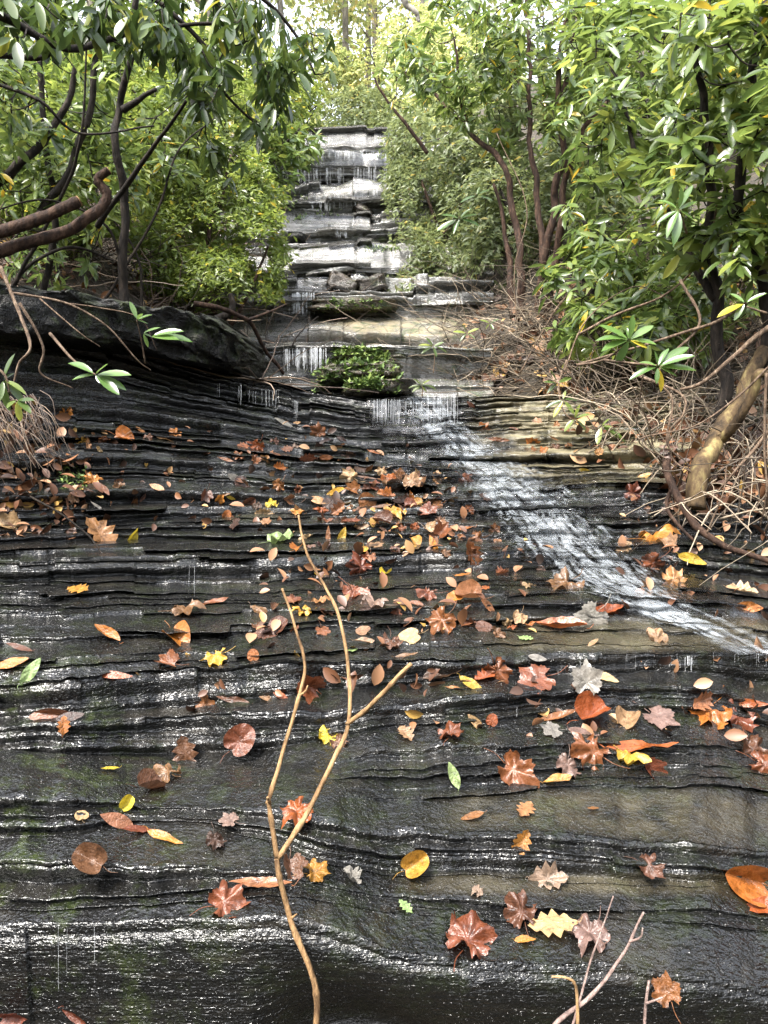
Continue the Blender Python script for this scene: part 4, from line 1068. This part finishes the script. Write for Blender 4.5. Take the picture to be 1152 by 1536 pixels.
sprig('leafy green sprig trailing over the dry strata right of the stream', [(850, 540, 3.7), (838, 580, 3.65), (848, 620, 3.6), (880, 640, 3.55), (905, 645, 3.5)],
      [(836, 575, [(815, 572), (825, 555), (858, 565), (820, 590)]), (845, 600, [(818, 612), (868, 598), (830, 625), (862, 620), (848, 585)]), (862, 628, [(845, 645), (885, 620), (880, 645), (868, 608)]),
       (902, 640, [(894, 664), (942, 660), (925, 640), (935, 655), (915, 628)])], 3.5, 'rhodo')
sprig('flat whorl of green leaves hanging before the black slab', [(75, 500, 2.3), (110, 540, 2.25), (143, 562, 2.2)], [(143, 562, [(100, 537), (107, 568), (189, 583), (178, 590), (152, 575), (195, 560), (160, 545)])], 2.2, 'fresh')
sprig('small upright sprig with pale leaves on the black slab', [(218, 545, 2.7), (212, 510, 2.65), (205, 480, 2.6)], [(206, 480, [(195, 452), (228, 472), (222, 485), (212, 468)]), (214, 500, [(240, 490), (230, 505), (224, 520)]), (225, 505, [(288, 513), (275, 497), (265, 505)])], 2.6, 'fresh', .003)
sprig('drooping leaves at the left edge under the black slab', [(-30, 540, 2.0), (5, 560, 2.0), (15, 590, 2.0)], [(5, 570, [(40, 585), (38, 605), (0, 600), (12, 618), (22, 560), (20, 530)]), (25, 600, [(48, 598), (46, 618), (30, 632), (10, 612)])], 2.0, 'rhodo')
sprig('pale leaf tuft glowing high in the laurel right of the cascade', [(665, 350, 6.5), (680, 335, 6.4), (690, 325, 6.4)], [(690, 328, [(655, 345), (662, 322), (715, 322), (720, 340), (680, 350), (705, 310)]), (715, 293, [(690, 300), (735, 285), (740, 300), (720, 280)])], 6.4, 'fresh', .006)
sprig('green seedling among the dry brush left of the red trunks', [(650, 560, 4.9), (652, 535, 4.9), (650, 520, 4.9)], [(650, 520, [(630, 515), (640, 505), (665, 512), (672, 525), (655, 535), (632, 530)])], 4.9, 'rhodo', .004)
sprig('low green seedling above the stream lip', [(632, 600, 4.4), (634, 585, 4.4), (632, 578, 4.4)], [(632, 578, [(612, 580), (620, 568), (645, 570), (655, 580), (640, 588), (618, 588)])], 4.4, 'laurel', .004)
sprig('pair of leaf tufts in the brush right of the red trunks', [(690, 520, 5.2), (700, 500, 5.2)], [(700, 500, [(680, 495), (695, 485), (718, 492), (712, 508), (690, 510)]), (735, 485, [(720, 480), (748, 478), (740, 495), (728, 494)])], 5.2, 'rhodo', .004)
sprig('sprig of bright leaves over the dark hollow at the right edge', [(1150, 470, 2.7), (1120, 460, 2.7)], [(1118, 455, [(1075, 470, 1), (1095, 440), (1150, 440), (1140, 465), (1100, 478), (1130, 432)])], 2.65, 'fresh')
sprig('lone bright whorl low in the glossy rhododendron', [(1030, 350, 2.9), (1020, 315, 2.8)], [(1018, 315, [(990, 295), (1040, 278), (1045, 300), (985, 335), (1000, 350), (1015, 362), (1040, 330), (1022, 280)])], 2.75, 'fresh')

# ------------------------------------------------------------------ the bare forked stick and the twigs at the bottom
def twig_thing(name, label, cat, pieces, mat):
    a0 = pieces[0][2][0]
    root = empty(name, tuple(AT(*a0)), label=label, category=cat)
    for i, (nm, (r0, r1), pl) in enumerate(pieces):
        a = np.array(pl, float); pp = wiggle(smooth(AT(a[:, 0], a[:, 1], a[:, 2]), 10 * len(pl)), .0022, 16, i * 3 + len(label))
        s = np.arange(len(pp)); kn = 1 + .25 * np.exp(-((s % 17 - 8) / 1.2) ** 2) + .06 * fbm(s * .9, np.full(len(s), i * 2.), 3, 2)
        b = MB(); b.tube(pp, np.linspace(r0, r1, len(pp)) * kn, 8); b.build(nm, mat, root)
    return root
twig_thing('forked_stick', 'tall tan forked stick standing upright before the wet ledges', 'stick', [
    ('stem', (.0050, .0042), [(470, 1700, 1.03), (472, 1560, 1.05), (474, 1500, 1.06), (465, 1455, 1.07), (436, 1380, 1.09), (420, 1320, 1.10), (416, 1288, 1.11)]),
    ('fork', (.0042, .0019), [(416, 1288, 1.11), (404, 1210, 1.13), (404, 1196, 1.135), (430, 1110, 1.17), (452, 1030, 1.20), (455, 985, 1.22), (438, 925, 1.25), (423, 883, 1.27)]),
    ('fork', (.0045, .0019), [(416, 1288, 1.11), (460, 1222, 1.15), (500, 1140, 1.19), (522, 1085, 1.22), (523, 1010, 1.26), (508, 925, 1.30), (485, 875, 1.33), (460, 830, 1.36), (448, 772, 1.39)]),
    ('side_twig', (.0042, .0036), [(520, 1087, 1.22), (560, 1055, 1.20), (590, 1025, 1.19), (616, 997, 1.18)]),
    ('spur', (.003, .0018), [(404, 1205, 1.13), (400, 1197, 1.12)]),
    ('spur', (.0022, .001), [(448, 1045, 1.195), (458, 1036, 1.19), (461, 1028, 1.19)]),
    ('spur', (.0024, .0012), [(436, 1380, 1.09), (446, 1372, 1.085)]),
], B_TAN)
B_GTW = bark_material('grey_twig_bark', (.10, .07, .06), (.2, .14, .12), (.34, .26, .23), 60)
twig_thing('bare_twig', 'slanting grey twig rising from the bottom right corner', 'twig', [
    ('stem', (.0042, .0016), [(790, 1600, .98), (835, 1535, 1.0), (885, 1495, 1.02), (935, 1430, 1.04), (966, 1368, 1.06)]), ('spur', (.0018, .001), [(945, 1412, 1.045), (962, 1405, 1.04), (965, 1392, 1.04)])], B_GTW)
twig_thing('bare_twig', 'thin purplish twig crossing behind the slanting grey twig', 'twig', [('stem', (.0026, .0010), [(835, 1600, 1.03), (860, 1540, 1.05), (890, 1430, 1.08), (920, 1345, 1.10)])], B_GTW)
twig_thing('bare_twig', 'short hooked tan twig at the bottom edge', 'twig', [('stem', (.0026, .0016), [(866, 1600, 1.0), (866, 1500, 1.01), (862, 1475, 1.01), (848, 1467, 1.01), (828, 1466, 1.01)])], B_TAN)
twig_thing('bare_twig', 'upright stub of reddish twig beside the hanging russet leaf', 'twig', [('stem', (.003, .002), [(964, 1600, 1.05), (968, 1520, 1.07), (974, 1472, 1.08)]), ('spur', (.002, .0014), [(970, 1505, 1.07), (995, 1497, 1.07)])], B_GTW)
twig_thing('bare_twig', 'fine red stem hanging on the black face at the left', 'twig', [('stem', (.0014, .0008), [(55, 1262, 1.4), (68, 1285, 1.39), (76, 1316, 1.38)])], B_RED)
# ------------------------------------------------------------------ fallen leaves, one by one
def outline(kind, n=56):
    th = np.linspace(0, 2 * math.pi, n, endpoint=False)
    if kind in ('maple', 'tulip'):
        lobes = [(0, 1.0, .40), (.92, .92, .36), (-.92, .92, .36), (1.85, .72, .36), (-1.85, .72, .36)] if kind == 'maple' else [(.42, .92, .36), (-.42, .92, .36), (1.35, .82, .38), (-1.35, .82, .38)]
        r = np.full(n, .64 if kind == 'maple' else .58)
        for a, l, w in lobes:
            d = np.abs((th - a + math.pi) % (2 * math.pi) - math.pi)
            r = np.maximum(r, l * (1 - .34 * np.clip(d / .46, 0, 1) ** .8) * (d < .5))
        r = np.where(np.abs(th - math.pi) < .35, .30, r) * (1 + .06 * np.sin(th * 23) + .06 * np.sin(th * 11 + 1))
        return np.stack([r * np.cos(th), r * np.sin(th)], 1) * .58
    if kind == 'oak':
        x = np.cos(th); y = np.sin(th); t = (x + 1) / 2
        w = .34 * np.sin(np.clip(t, 0, 1) * math.pi) ** .7 * (1 + .30 * np.cos(t * 2 * math.pi * 4.5))
        return np.stack([x * .58, np.sign(y) * np.abs(y) ** .4 * w], 1)
    if kind == 'heart':
        r = .52 * (1 + .18 * np.cos(th) ** 3) * np.where(np.abs(th - math.pi) < .5, .72 + .56 * np.abs(th - math.pi), 1)
        return np.stack([r * np.cos(th), r * np.sin(th) * .98], 1)
    wd = {'ovate': .22, 'long': .12, 'round': .33}[kind]
    x = np.cos(th); t = (x + 1) / 2
    return np.stack([x * .55, np.sign(np.sin(th)) * wd * np.sin(t * math.pi) ** .75 * (1.15 - .35 * t)], 1)
POSE = {'flat': (.03, .03, .02), 'curled': (.34, .06, .05), 'crumpled': (.26, .34, .15), 'folded': (.6, .05, .03), 'upright': (.22, .08, .05), 'half sunk': (.05, .04, .03)}
FL = {}
def fallen_mesh(kind, pose, var):
    key = (kind, pose, var)
    if key in FL: return FL[key]
    o = outline(kind); n = len(o); rings = [.0, .28, .55, .8, 1.0]
    sd = var * 13 + len(kind) + len(pose)
    v = []
    c_, nz, rf = POSE[pose]
    for q in rings[1:]: v.append(o * q)
    p = np.concatenate([np.zeros((1, 2))] + v)
    r = np.linalg.norm(p, axis=1)
    x, y = p[:, 0], p[:, 1]
    ang = [0, .5, -.4][var % 3]
    yr = y * math.cos(ang) - x * math.sin(ang) * .5
    z = c_ * np.abs(yr) * (1 + 1.2 * np.abs(yr)) + nz * fbm(x * 3 + sd, y * 3, sd, 2) + rf * np.sin(np.arctan2(y, x) * 7) * r
    z += (c_ * .5) * x * x * [1, -1, .4][var % 3] + .02 * fbm(x * 11, y * 11 + sd, 4, 2)
    sh = 1 - .35 * c_ * np.abs(yr) * 2
    P = np.stack([x, y * np.clip(sh, .4, 1), z], 1)
    f3 = np.stack([np.zeros(n, int), 1 + np.arange(n), 1 + (np.arange(n) + 1) % n], 1)
    f4 = []
    for k in range(len(rings) - 2):
        a = 1 + k * n + np.arange(n); b = 1 + k * n + (np.arange(n) + 1) % n
        f4.append(np.stack([a, a + n, b + n, b], 1))
    # stalk
    st = MB(); st.v.append(P); st.n = len(P); st.t.append(np.zeros(len(P))); st.f = [f3, np.concatenate(f4)]
    bx = -.20 if kind in ('maple', 'tulip') else (-.36 if kind == 'heart' else -.53)
    b0 = np.array([bx, 0, P[0, 2] + .01]); Ls = .5 if kind in ('maple', 'tulip', 'heart') else .14
    st.tube(smooth([b0, b0 + [-Ls * .5, .05, .04], b0 + [-Ls, .03 * (var - 1), .10]], 6), [.012, .011, .010, .010, .009, .009], 4, 1.0)
    me = mesh('fallen_leaf', np.concatenate(st.v), st.f, {'tint': np.concatenate(st.t)})
    FL[key] = me
    return me
LC = {'russet': (.20, .068, .022), 'orange': (.36, .115, .02), 'tan': (.36, .22, .11), 'dark brown': (.06, .028, .016), 'yellow': (.52, .36, .03), 'gold': (.44, .22, .03),
      'pale green': (.26, .36, .13), 'grey pink': (.24, .155, .115), 'red': (.17, .042, .022), 'brown': (.14, .062, .028), 'peach': (.34, .155, .06), 'grey': (.22, .20, .17)}
LC = {k: tuple(q * .72 for q in c) for k, c in LC.items()}
LM = {}
for k, c in LC.items():
    m, nt, out = mat_new('fallen_' + k.replace(' ', '_')); N = NT(nt)
    tc = N.n('TexCoord'); sep = N.n('SeparateXYZ'); N.l(tc.outputs['Object'], sep.inputs[0])
    ay = N.math('ABSOLUTE', sep.outputs['Y'])
    vv = N.math('FRACT', N.math('MULTIPLY', N.math('SUBTRACT', sep.outputs['X'], N.math('MULTIPLY', ay, .8)), 7.0))
    vein = N.math('MAXIMUM', N.math('LESS_THAN', vv, .12), N.math('LESS_THAN', ay, .012))
    mp = N.n('Mapping'); N.l(tc.outputs['Object'], mp.inputs['Vector'])
    oi = N.n('ObjectInfo'); N.l(oi.outputs['Random'], mp.inputs['Location'])
    n1 = N.noise(mp.outputs[0], 5, 4, .65); n2 = N.noise(mp.outputs[0], 28, 3, .6)
    dark = tuple(q * .30 for q in c); lite = tuple(min(.85, q * 1.35 + .02) for q in c)
    col = N.ramp(n1, [(.28, dark), (.48, c), (.72, lite)])
    col = N.mix(N.rng(n2, .62, .72), col, tuple(q * .22 for q in c))
    col = N.mix(N.math('MULTIPLY', vein, .35), col, lite)
    hs = N.n('HueSaturation'); N.l(col, hs.inputs['Color']); N.l(N.rng(oi.outputs['Random'], 0, 1, .72, 1.25), hs.inputs['Value']); N.l(N.rng(oi.outputs['Random'], 0, 1, .485, .515), hs.inputs['Hue'])
    h = N.math('ADD', N.math('MULTIPLY', vein, .5), N.noise(mp.outputs[0], 16, 3))
    p = N.bsdf(hs.outputs['Color'], .28, N.bump(h, .0022), .5)
    tb = N.n('BsdfTranslucent'); N.l(hs.outputs['Color'], tb.inputs['Color'])
    mx = N.n('MixShader'); mx.inputs[0].default_value = .22; N.l(p.outputs[0], mx.inputs[1]); N.l(tb.outputs[0], mx.inputs[2]); N.l(mx.outputs[0], out.inputs[0])
    LM[k] = m
HAND = [  # px, py, size in photo px, kind, colour, pose
 (700, 1413, 92, 'maple', 'russet', 'crumpled'), (830, 1392, 72, 'oak', 'tan', 'flat'), (886, 1403, 76, 'maple', 'grey pink', 'crumpled'), (780, 1374, 66, 'tulip', 'brown', 'crumpled'),
 (788, 1412, 30, 'ovate', 'orange', 'curled'), (1120, 1318, 68, 'heart', 'orange', 'folded'), (1146, 1362, 62, 'ovate', 'orange', 'curled'), (972, 1302, 52, 'tulip', 'brown', 'crumpled'),
 (822, 1318, 52, 'oak', 'grey pink', 'crumpled'), (716, 1338, 24, 'maple', 'grey pink', 'crumpled'), (619, 1298, 42, 'heart', 'gold', 'folded'), (781, 1263, 38, 'oak', 'gold', 'curled'),
 (788, 1217, 38, 'oak', 'peach', 'flat'), (709, 1227, 38, 'ovate', 'russet', 'flat'), (890, 1215, 18, 'ovate', 'russet', 'flat'), (680, 1163, 40, 'ovate', 'pale green', 'upright'),
 (768, 1158, 74, 'maple', 'russet', 'crumpled'), (836, 1174, 42, 'ovate', 'gold', 'folded'), (607, 1362, 26, 'oak', 'pale green', 'flat'), (1000, 1488, 60, 'tulip', 'russet', 'upright'),
 (885, 1136, 78, 'tulip', 'russet', 'crumpled'), (942, 1143, 56, 'maple', 'yellow', 'crumpled'), (962, 1126, 108, 'long', 'orange', 'curled'), (850, 1150, 52, 'tulip', 'grey pink', 'crumpled'),
 (975, 1152, 46, 'tulip', 'russet', 'folded'), (1062, 1070, 80, 'maple', 'orange', 'crumpled'), (1102, 1080, 78, 'tulip', 'russet', 'crumpled'), (1125, 1126, 62, 'maple', 'brown', 'crumpled'),
 (1142, 1150, 62, 'maple', 'russet', 'crumpled'), (1120, 1055, 55, 'long', 'orange', 'curled'), (1050, 1052, 40, 'oak', 'peach', 'folded'), (882, 1076, 56, 'heart', 'orange', 'folded'),
 (938, 1083, 42, 'heart', 'tan', 'folded'), (985, 1078, 62, 'maple', 'grey pink', 'flat'), (838, 1078, 56, 'long', 'russet', 'folded'), (830, 1098, 44, 'tulip', 'grey', 'flat'),
 (876, 1102, 54, 'long', 'grey pink', 'curled'), (713, 1086, 34, 'ovate', 'tan', 'folded'), (737, 1081, 20, 'heart', 'orange', 'upright'), (676, 1104, 52, 'tulip', 'russet', 'crumpled'),
 (608, 1103, 34, 'oak', 'tan', 'curled'), (706, 1028, 42, 'ovate', 'yellow', 'flat'), (728, 1018, 34, 'oak', 'orange', 'curled'), (682, 1034, 30, 'long', 'peach', 'curled'),
 (742, 1004, 54, 'maple', 'russet', 'crumpled'), (665, 1014, 56, 'ovate', 'dark brown', 'curled'), (808, 1022, 74, 'maple', 'russet', 'flat'), (880, 1024, 62, 'maple', 'grey', 'upright'),
 (908, 1018, 40, 'ovate', 'tan', 'flat'), (806, 988, 28, 'ovate', 'grey', 'flat'), (789, 960, 24, 'oak', 'pale green', 'flat'), (842, 944, 70, 'ovate', 'orange', 'folded'),
 (888, 925, 66, 'maple', 'grey', 'flat'), (911, 919, 52, 'ovate', 'orange', 'curled'), (985, 959, 34, 'heart', 'tan', 'crumpled'), (850, 880, 66, 'maple', 'brown', 'crumpled'),
 (982, 808, 66, 'maple', 'orange', 'crumpled'), (1002, 818, 40, 'tulip', 'tan', 'folded'), (1010, 872, 46, 'tulip', 'peach', 'crumpled'), (980, 845, 52, 'tulip', 'russet', 'crumpled'),
 (1112, 888, 40, 'oak', 'tan', 'curled'), (1122, 911, 40, 'ovate', 'orange', 'curled'), (1038, 840, 40, 'ovate', 'yellow', 'curled'), (935, 822, 30, 'oak', 'tan', 'flat'),
 (643, 896, 42, 'tulip', 'russet', 'crumpled'), (706, 898, 42, 'heart', 'peach', 'folded'), (686, 900, 28, 'heart', 'orange', 'curled'), (730, 910, 30, 'ovate', 'peach', 'curled'),
 (664, 932, 56, 'maple', 'russet', 'crumpled'), (700, 938, 34, 'ovate', 'peach', 'curled'), (617, 957, 36, 'heart', 'tan', 'flat'), (586, 965, 42, 'tulip', 'brown', 'crumpled'),
 (890, 966, 22, 'ovate', 'tan', 'flat'), (610, 985, 34, 'long', 'brown', 'curled'),
 (118, 887, 40, 'oak', 'gold', 'flat'), (160, 953, 44, 'ovate', 'orange', 'folded'), (263, 958, 46, 'heart', 'orange', 'folded'), (277, 918, 54, 'maple', 'brown', 'crumpled'),
 (322, 905, 44, 'long', 'russet', 'curled'), (20, 997, 48, 'ovate', 'orange', 'flat'), (46, 1008, 46, 'ovate', 'pale green', 'upright'), (172, 1015, 58, 'long', 'orange', 'flat'),
 (77, 1070, 56, 'ovate', 'russet', 'folded'), (106, 1077, 40, 'ovate', 'dark brown', 'flat'), (95, 1089, 26, 'oak', 'orange', 'curled'), (358, 1113, 50, 'heart', 'russet', 'upright'),
 (278, 1129, 52, 'oak', 'brown', 'upright'), (165, 1156, 27, 'ovate', 'yellow', 'flat'), (328, 990, 44, 'maple', 'gold', 'crumpled'), (380, 985, 20, 'heart', 'orange', 'upright'),
 (256, 998, 46, 'tulip', 'russet', 'folded'), (306, 1056, 40, 'tulip', 'russet', 'curled'), (350, 1050, 46, 'long', 'brown', 'curled'), (398, 1047, 26, 'ovate', 'tan', 'folded'),
 (421, 1045, 28, 'ovate', 'orange', 'flat'), (464, 1030, 62, 'tulip', 'russet', 'folded'), (490, 1108, 30, 'heart', 'yellow', 'crumpled'), (508, 1114, 36, 'tulip', 'brown', 'crumpled'),
 (195, 808, 42, 'ovate', 'yellow', 'folded'), (150, 802, 56, 'oak', 'peach', 'curled'), (492, 806, 34, 'long', 'russet', 'upright'), (513, 805, 30, 'ovate', 'yellow', 'upright'),
 (540, 850, 50, 'tulip', 'russet', 'crumpled'), (480, 862, 18, 'heart', 'yellow', 'flat'), (530, 892, 50, 'maple', 'red', 'crumpled'), (562, 908, 52, 'maple', 'grey pink', 'crumpled'),
 (545, 965, 30, 'ovate', 'tan', 'folded'), (528, 977, 24, 'oak', 'pale green', 'flat'), (30, 974, 48, 'long', 'brown', 'flat'),
 (218, 1185, 44, 'heart', 'brown', 'folded'), (254, 1168, 56, 'tulip', 'brown', 'crumpled'), (187, 1207, 24, 'heart', 'yellow', 'folded'), (174, 1231, 52, 'ovate', 'peach', 'flat'),
 (203, 1248, 44, 'ovate', 'russet', 'flat'), (248, 1259, 58, 'long', 'orange', 'curled'), (122, 1227, 22, 'heart', 'tan', 'flat'), (140, 1292, 50, 'heart', 'brown', 'folded'),
 (448, 1220, 60, 'maple', 'orange', 'crumpled'), (470, 1310, 50, 'tulip', 'gold', 'crumpled'), (336, 1357, 74, 'tulip', 'red', 'crumpled'), (435, 1300, 54, 'tulip', 'brown', 'folded'),
 (346, 1234, 40, 'tulip', 'grey pink', 'flat'), (322, 1262, 42, 'tulip', 'dark brown', 'crumpled'), (527, 1318, 32, 'oak', 'grey', 'crumpled'), (120, 1526, 52, 'long', 'russet', 'folded'), (15, 1524, 54, 'maple', 'red', 'folded'),
 (392, 1331, 92, 'long', 'peach', 'curled'),
 (120, 660, 30, 'maple', 'gold', 'crumpled'), (183, 657, 30, 'heart', 'orange', 'folded'), (387, 668, 26, 'maple', 'orange', 'crumpled'), (353, 718, 28, 'ovate', 'grey', 'flat'),
 (418, 727, 26, 'tulip', 'russet', 'crumpled'), (445, 635, 13, 'ovate', 'peach', 'flat'), (425, 634, 30, 'long', 'grey', 'flat'), (98, 623, 26, 'oak', 'orange', 'crumpled'), (338, 690, 24, 'long', 'russet', 'curled'),
 (878, 706, 24, 'ovate', 'yellow', 'flat'), (706, 606, 16, 'ovate', 'red', 'flat'), (724, 645, 26, 'tulip', 'orange', 'crumpled'), (748, 660, 30, 'long', 'russet', 'curled'), (800, 664, 26, 'oak', 'orange', 'crumpled'),
 (965, 717, 28, 'ovate', 'gold', 'flat'), (948, 740, 34, 'maple', 'russet', 'crumpled'), (626, 716, 16, 'ovate', 'orange', 'flat'), (140, 723, 34, 'maple', 'orange', 'crumpled'), (145, 762, 30, 'long', 'grey', 'flat'),
 (15, 790, 46, 'tulip', 'tan', 'folded'), (650, 818, 30, 'ovate', 'orange', 'upright'), (622, 815, 22, 'heart', 'gold', 'folded'), (592, 770, 40, 'maple', 'gold', 'crumpled'), (640, 772, 40, 'tulip', 'russet', 'curled'),
 (690, 797, 40, 'long', 'orange', 'curled'), (715, 808, 30, 'tulip', 'russet', 'crumpled'), (578, 862, 20, 'heart', 'yellow', 'folded'),
]
used_pts = [(q[0], q[1], q[2]) for q in HAND]
r = random.Random(77)
BANDS = [((380, 620, 940, 700), 18, (12, 26)), ((100, 640, 620, 790), 62, (14, 32)), ((520, 700, 760, 800), 26, (14, 34)), ((380, 790, 900, 960), 40, (16, 42)), ((930, 690, 1150, 830), 34, (16, 40)),
         ((930, 820, 1150, 930), 14, (18, 40)), ((0, 700, 150, 800), 26, (18, 36)), ((620, 1000, 1000, 1110), 16, (22, 50)), ((230, 985, 640, 1120), 12, (18, 44)), ((1020, 1040, 1150, 1170), 10, (34, 60)), ((100, 1140, 420, 1290), 6, (16, 36)), ((560, 1110, 860, 1190), 6, (20, 42))]
for (rc, n, sz) in BANDS:
    k = 0; t_ = 0
    while k < n and t_ < 400:
        t_ += 1
        if k % 5 == 0 or t_ % 9 == 0: c0 = (r.uniform(rc[0], rc[2]), r.uniform(rc[1], rc[3]))
        x, y = c0[0] + r.gauss(0, 30), c0[1] + r.gauss(0, 6)
        if not (rc[0] < x < rc[2] and rc[1] < y < rc[3]): continue
        inw = abs(x - np.interp(y, cy, cx)) < np.interp(y, cy, cw) * .9 and 600 < y < 960
        if inw and r.random() < .9: continue
        s = r.uniform(*sz)
        if any((x - a) ** 2 + (y - b) ** 2 < (.27 * (s + c)) ** 2 for a, b, c in used_pts): continue
        used_pts.append((x, y, s)); k += 1
        HAND.append((x, y, s, r.choice(['maple', 'tulip', 'tulip', 'oak', 'ovate', 'ovate', 'heart', 'long']), r.choices(list(LC), [7, 3.5, 2.2, 3, .3, 1.0, .2, 1.2, .2, 6, 2, .6])[0], r.choice(['crumpled', 'crumpled', 'curled', 'flat', 'folded', 'half sunk'])))
KN = {'maple': 'lobed', 'tulip': 'broad lobed', 'oak': 'wavy edged', 'ovate': 'oval', 'long': 'narrow', 'heart': 'rounded', 'round': 'round'}
def region(x, y):
    st = abs(x - np.interp(y, cy, cx)) < np.interp(y, cy, cw) * 1.2
    if y < 960 and st: return 'at the edge of the white stream'
    if y > 1390: return 'on the black face under the shelf' if x < 560 else ('on the lowest lip left of the twigs' if x < 810 else 'by the bare twigs at the bottom')
    if y > 1278: return 'on the low ledge by the lower fork' if x < 560 else ('on the long smooth brown ledge' if x < 1050 else 'at the right edge by the upright stalk')
    if y > 1184: return 'on the flat shelf left of the stick' if x < 400 else ('behind the lower fork of the stick' if x < 560 else 'on the tread above the brown ledge')
    if y > 1094: return 'on the sloping grey rock' if x < 420 else ('by the middle of the forked stick' if x < 640 else ('in the drift around the yellow leaf' if x < 1010 else 'in the leaf pile at the right edge'))
    if y > 1036: return 'under the left ledge' if x < 250 else ('on the step below the long lip' if x < 640 else ('on the second step right of the stick' if x < 1010 else 'on top of the right edge pile'))
    if y > 978: return 'on the left end of the long lip' if x < 290 else ('on the long lip by the stick' if x < 640 else 'on the step under the stream lip')
    if y > 930: return 'above the long lip on the left' if x < 420 else ('by the tip of the side twig' if x < 760 else 'on the brown flat below the stream')
    if y > 850: return 'on the thin ledges at the left' if x < 420 else ('by the fork tips' if x < 600 else ('in the drift left of the stream' if x < 950 else 'on the rock right of the stream'))
    if y > 770: return 'on the strata under the left clump' if x < 250 else ('at the tip of the tall fork' if x < 600 else ('on the ledge left of the stream' if x < 900 else 'by the bare root'))
    if x > 690: return 'on the dry strata right of the stream' if x < 930 else 'under the leaning trunk'
    if y > 690: return 'beside the left clump' if x < 170 else ('in the mid face leaf drift' if x < 480 else 'in the leaf drift beside the stream')
    return 'on the strata below the black slab' if x < 300 else 'just under the upper lip'
litter('leaf_scraps', 'scraps of small dead leaves caught along the wet strata', [(100, 640, 620, 800, 3), (520, 700, 720, 830, 2), (380, 800, 840, 960, 2.5), (930, 690, 1150, 930, 2), (0, 690, 120, 800, 1), (600, 990, 1150, 1110, 1), (200, 970, 640, 1060, .6), (0, 680, 130, 800, 2)], 620, .042, 9, [BV_ROCK], LIT, .35)
recs = []
for i, (px, py, sz, kd, cl, ps) in enumerate(HAND[:298]):
    h = cast(px, py, [BV_ROCK])
    if h is None: continue
    p, nm, dist = np.array(h[0]), np.array(h[1]), h[2]
    f = PROJ(p)[2]
    # a broad idea of the ground from four rays round the spot
    q = [cast(px + dx, py + dy, [BV_ROCK]) for dx, dy in ((sz * .4, 0), (-sz * .4, 0), (0, sz * .3), (0, -sz * .3))]
    for w in q:
        if w is not None: nm = nm + np.array(w[1]) * .6
    nm = unit(nm + np.array([0, 0, .3]))
    view = unit(np.array([0, 0, EYE]) - p)
    if ps == 'upright': nm = unit(nm * .25 + view + np.array([0, 0, -.1]))
    else: nm = unit(nm + view * .22 + np.array([r.gauss(0, .16), r.gauss(0, .16), 0]))
    L_ = .92 * sz * f / FPX * (1.0 if ps in ('flat', 'upright', 'half sunk') else 1.08)
    a = r.uniform(-.6, .6) + r.choice([0, math.pi]) if kd in ('long', 'ovate') else r.uniform(0, 6.28)
    if (px, py) == (962, 1126): a = .12
    if ps == 'upright': a = r.uniform(.9, 2.0)
    t = unit(np.cross(nm, np.array([0, 1, 0.3]) if abs(nm[1]) < .9 else np.array([0, 0, 1.0])))
    t = t if t[0] > 0 else -t
    s = np.cross(nm, t); d = t * math.cos(a) + s * math.sin(a); e = np.cross(nm, d)
    lift = {'upright': .30, 'folded': .04, 'curled': .05, 'crumpled': .07, 'flat': .11, 'half sunk': .07}[ps] * L_ + .004
    pos = p + unit(nm + view * .6) * lift
    o = bpy.data.objects.new('fallen_leaf', fallen_mesh(kd, ps, r.randrange(3)))
    COL.objects.link(o)
    if not o.material_slots: o.data.materials.append(None)
    o.material_slots[0].link = 'OBJECT'; o.material_slots[0].material = LM[cl]
    Mx = np.eye(4); Mx[:3, 0], Mx[:3, 1], Mx[:3, 2], Mx[:3, 3] = d * L_, e * L_, nm * L_, pos
    o.matrix_world = Matrix(Mx.tolist())
    size = 'tiny' if L_ < .045 else ('small' if L_ < .07 else ('medium' if L_ < .09 else 'large'))
    o['category'] = 'fallen leaf'; o['group'] = 'fallen leaves scattered over the wet rock'
    recs.append((f"{size} {cl} {KN[kd]} leaf {'lying ' if ps != 'upright' else 'standing '}{ps} {region(px, py)}", px, o))
from collections import defaultdict
G_ = defaultdict(list)
for lb, px, o in recs: G_[lb].append((px, o))
ORD = ['first', 'second', 'third', 'fourth', 'fifth', 'sixth', 'seventh', 'eighth']
for lb, mem in G_.items():
    mem.sort(key=lambda q: q[0])
    for i, (px, o) in enumerate(mem):
        o['label'] = lb if len(mem) == 1 else (f"{['left', 'right'][i]} one of two: " if len(mem) == 2 else f"{ORD[i]} of {len(mem)} from left: ") + lb.replace('lying ', '').replace('standing ', '').replace('half sunk ', 'sunk ').replace('broad lobed', 'broad').replace('left of the stick', 'by the stick')
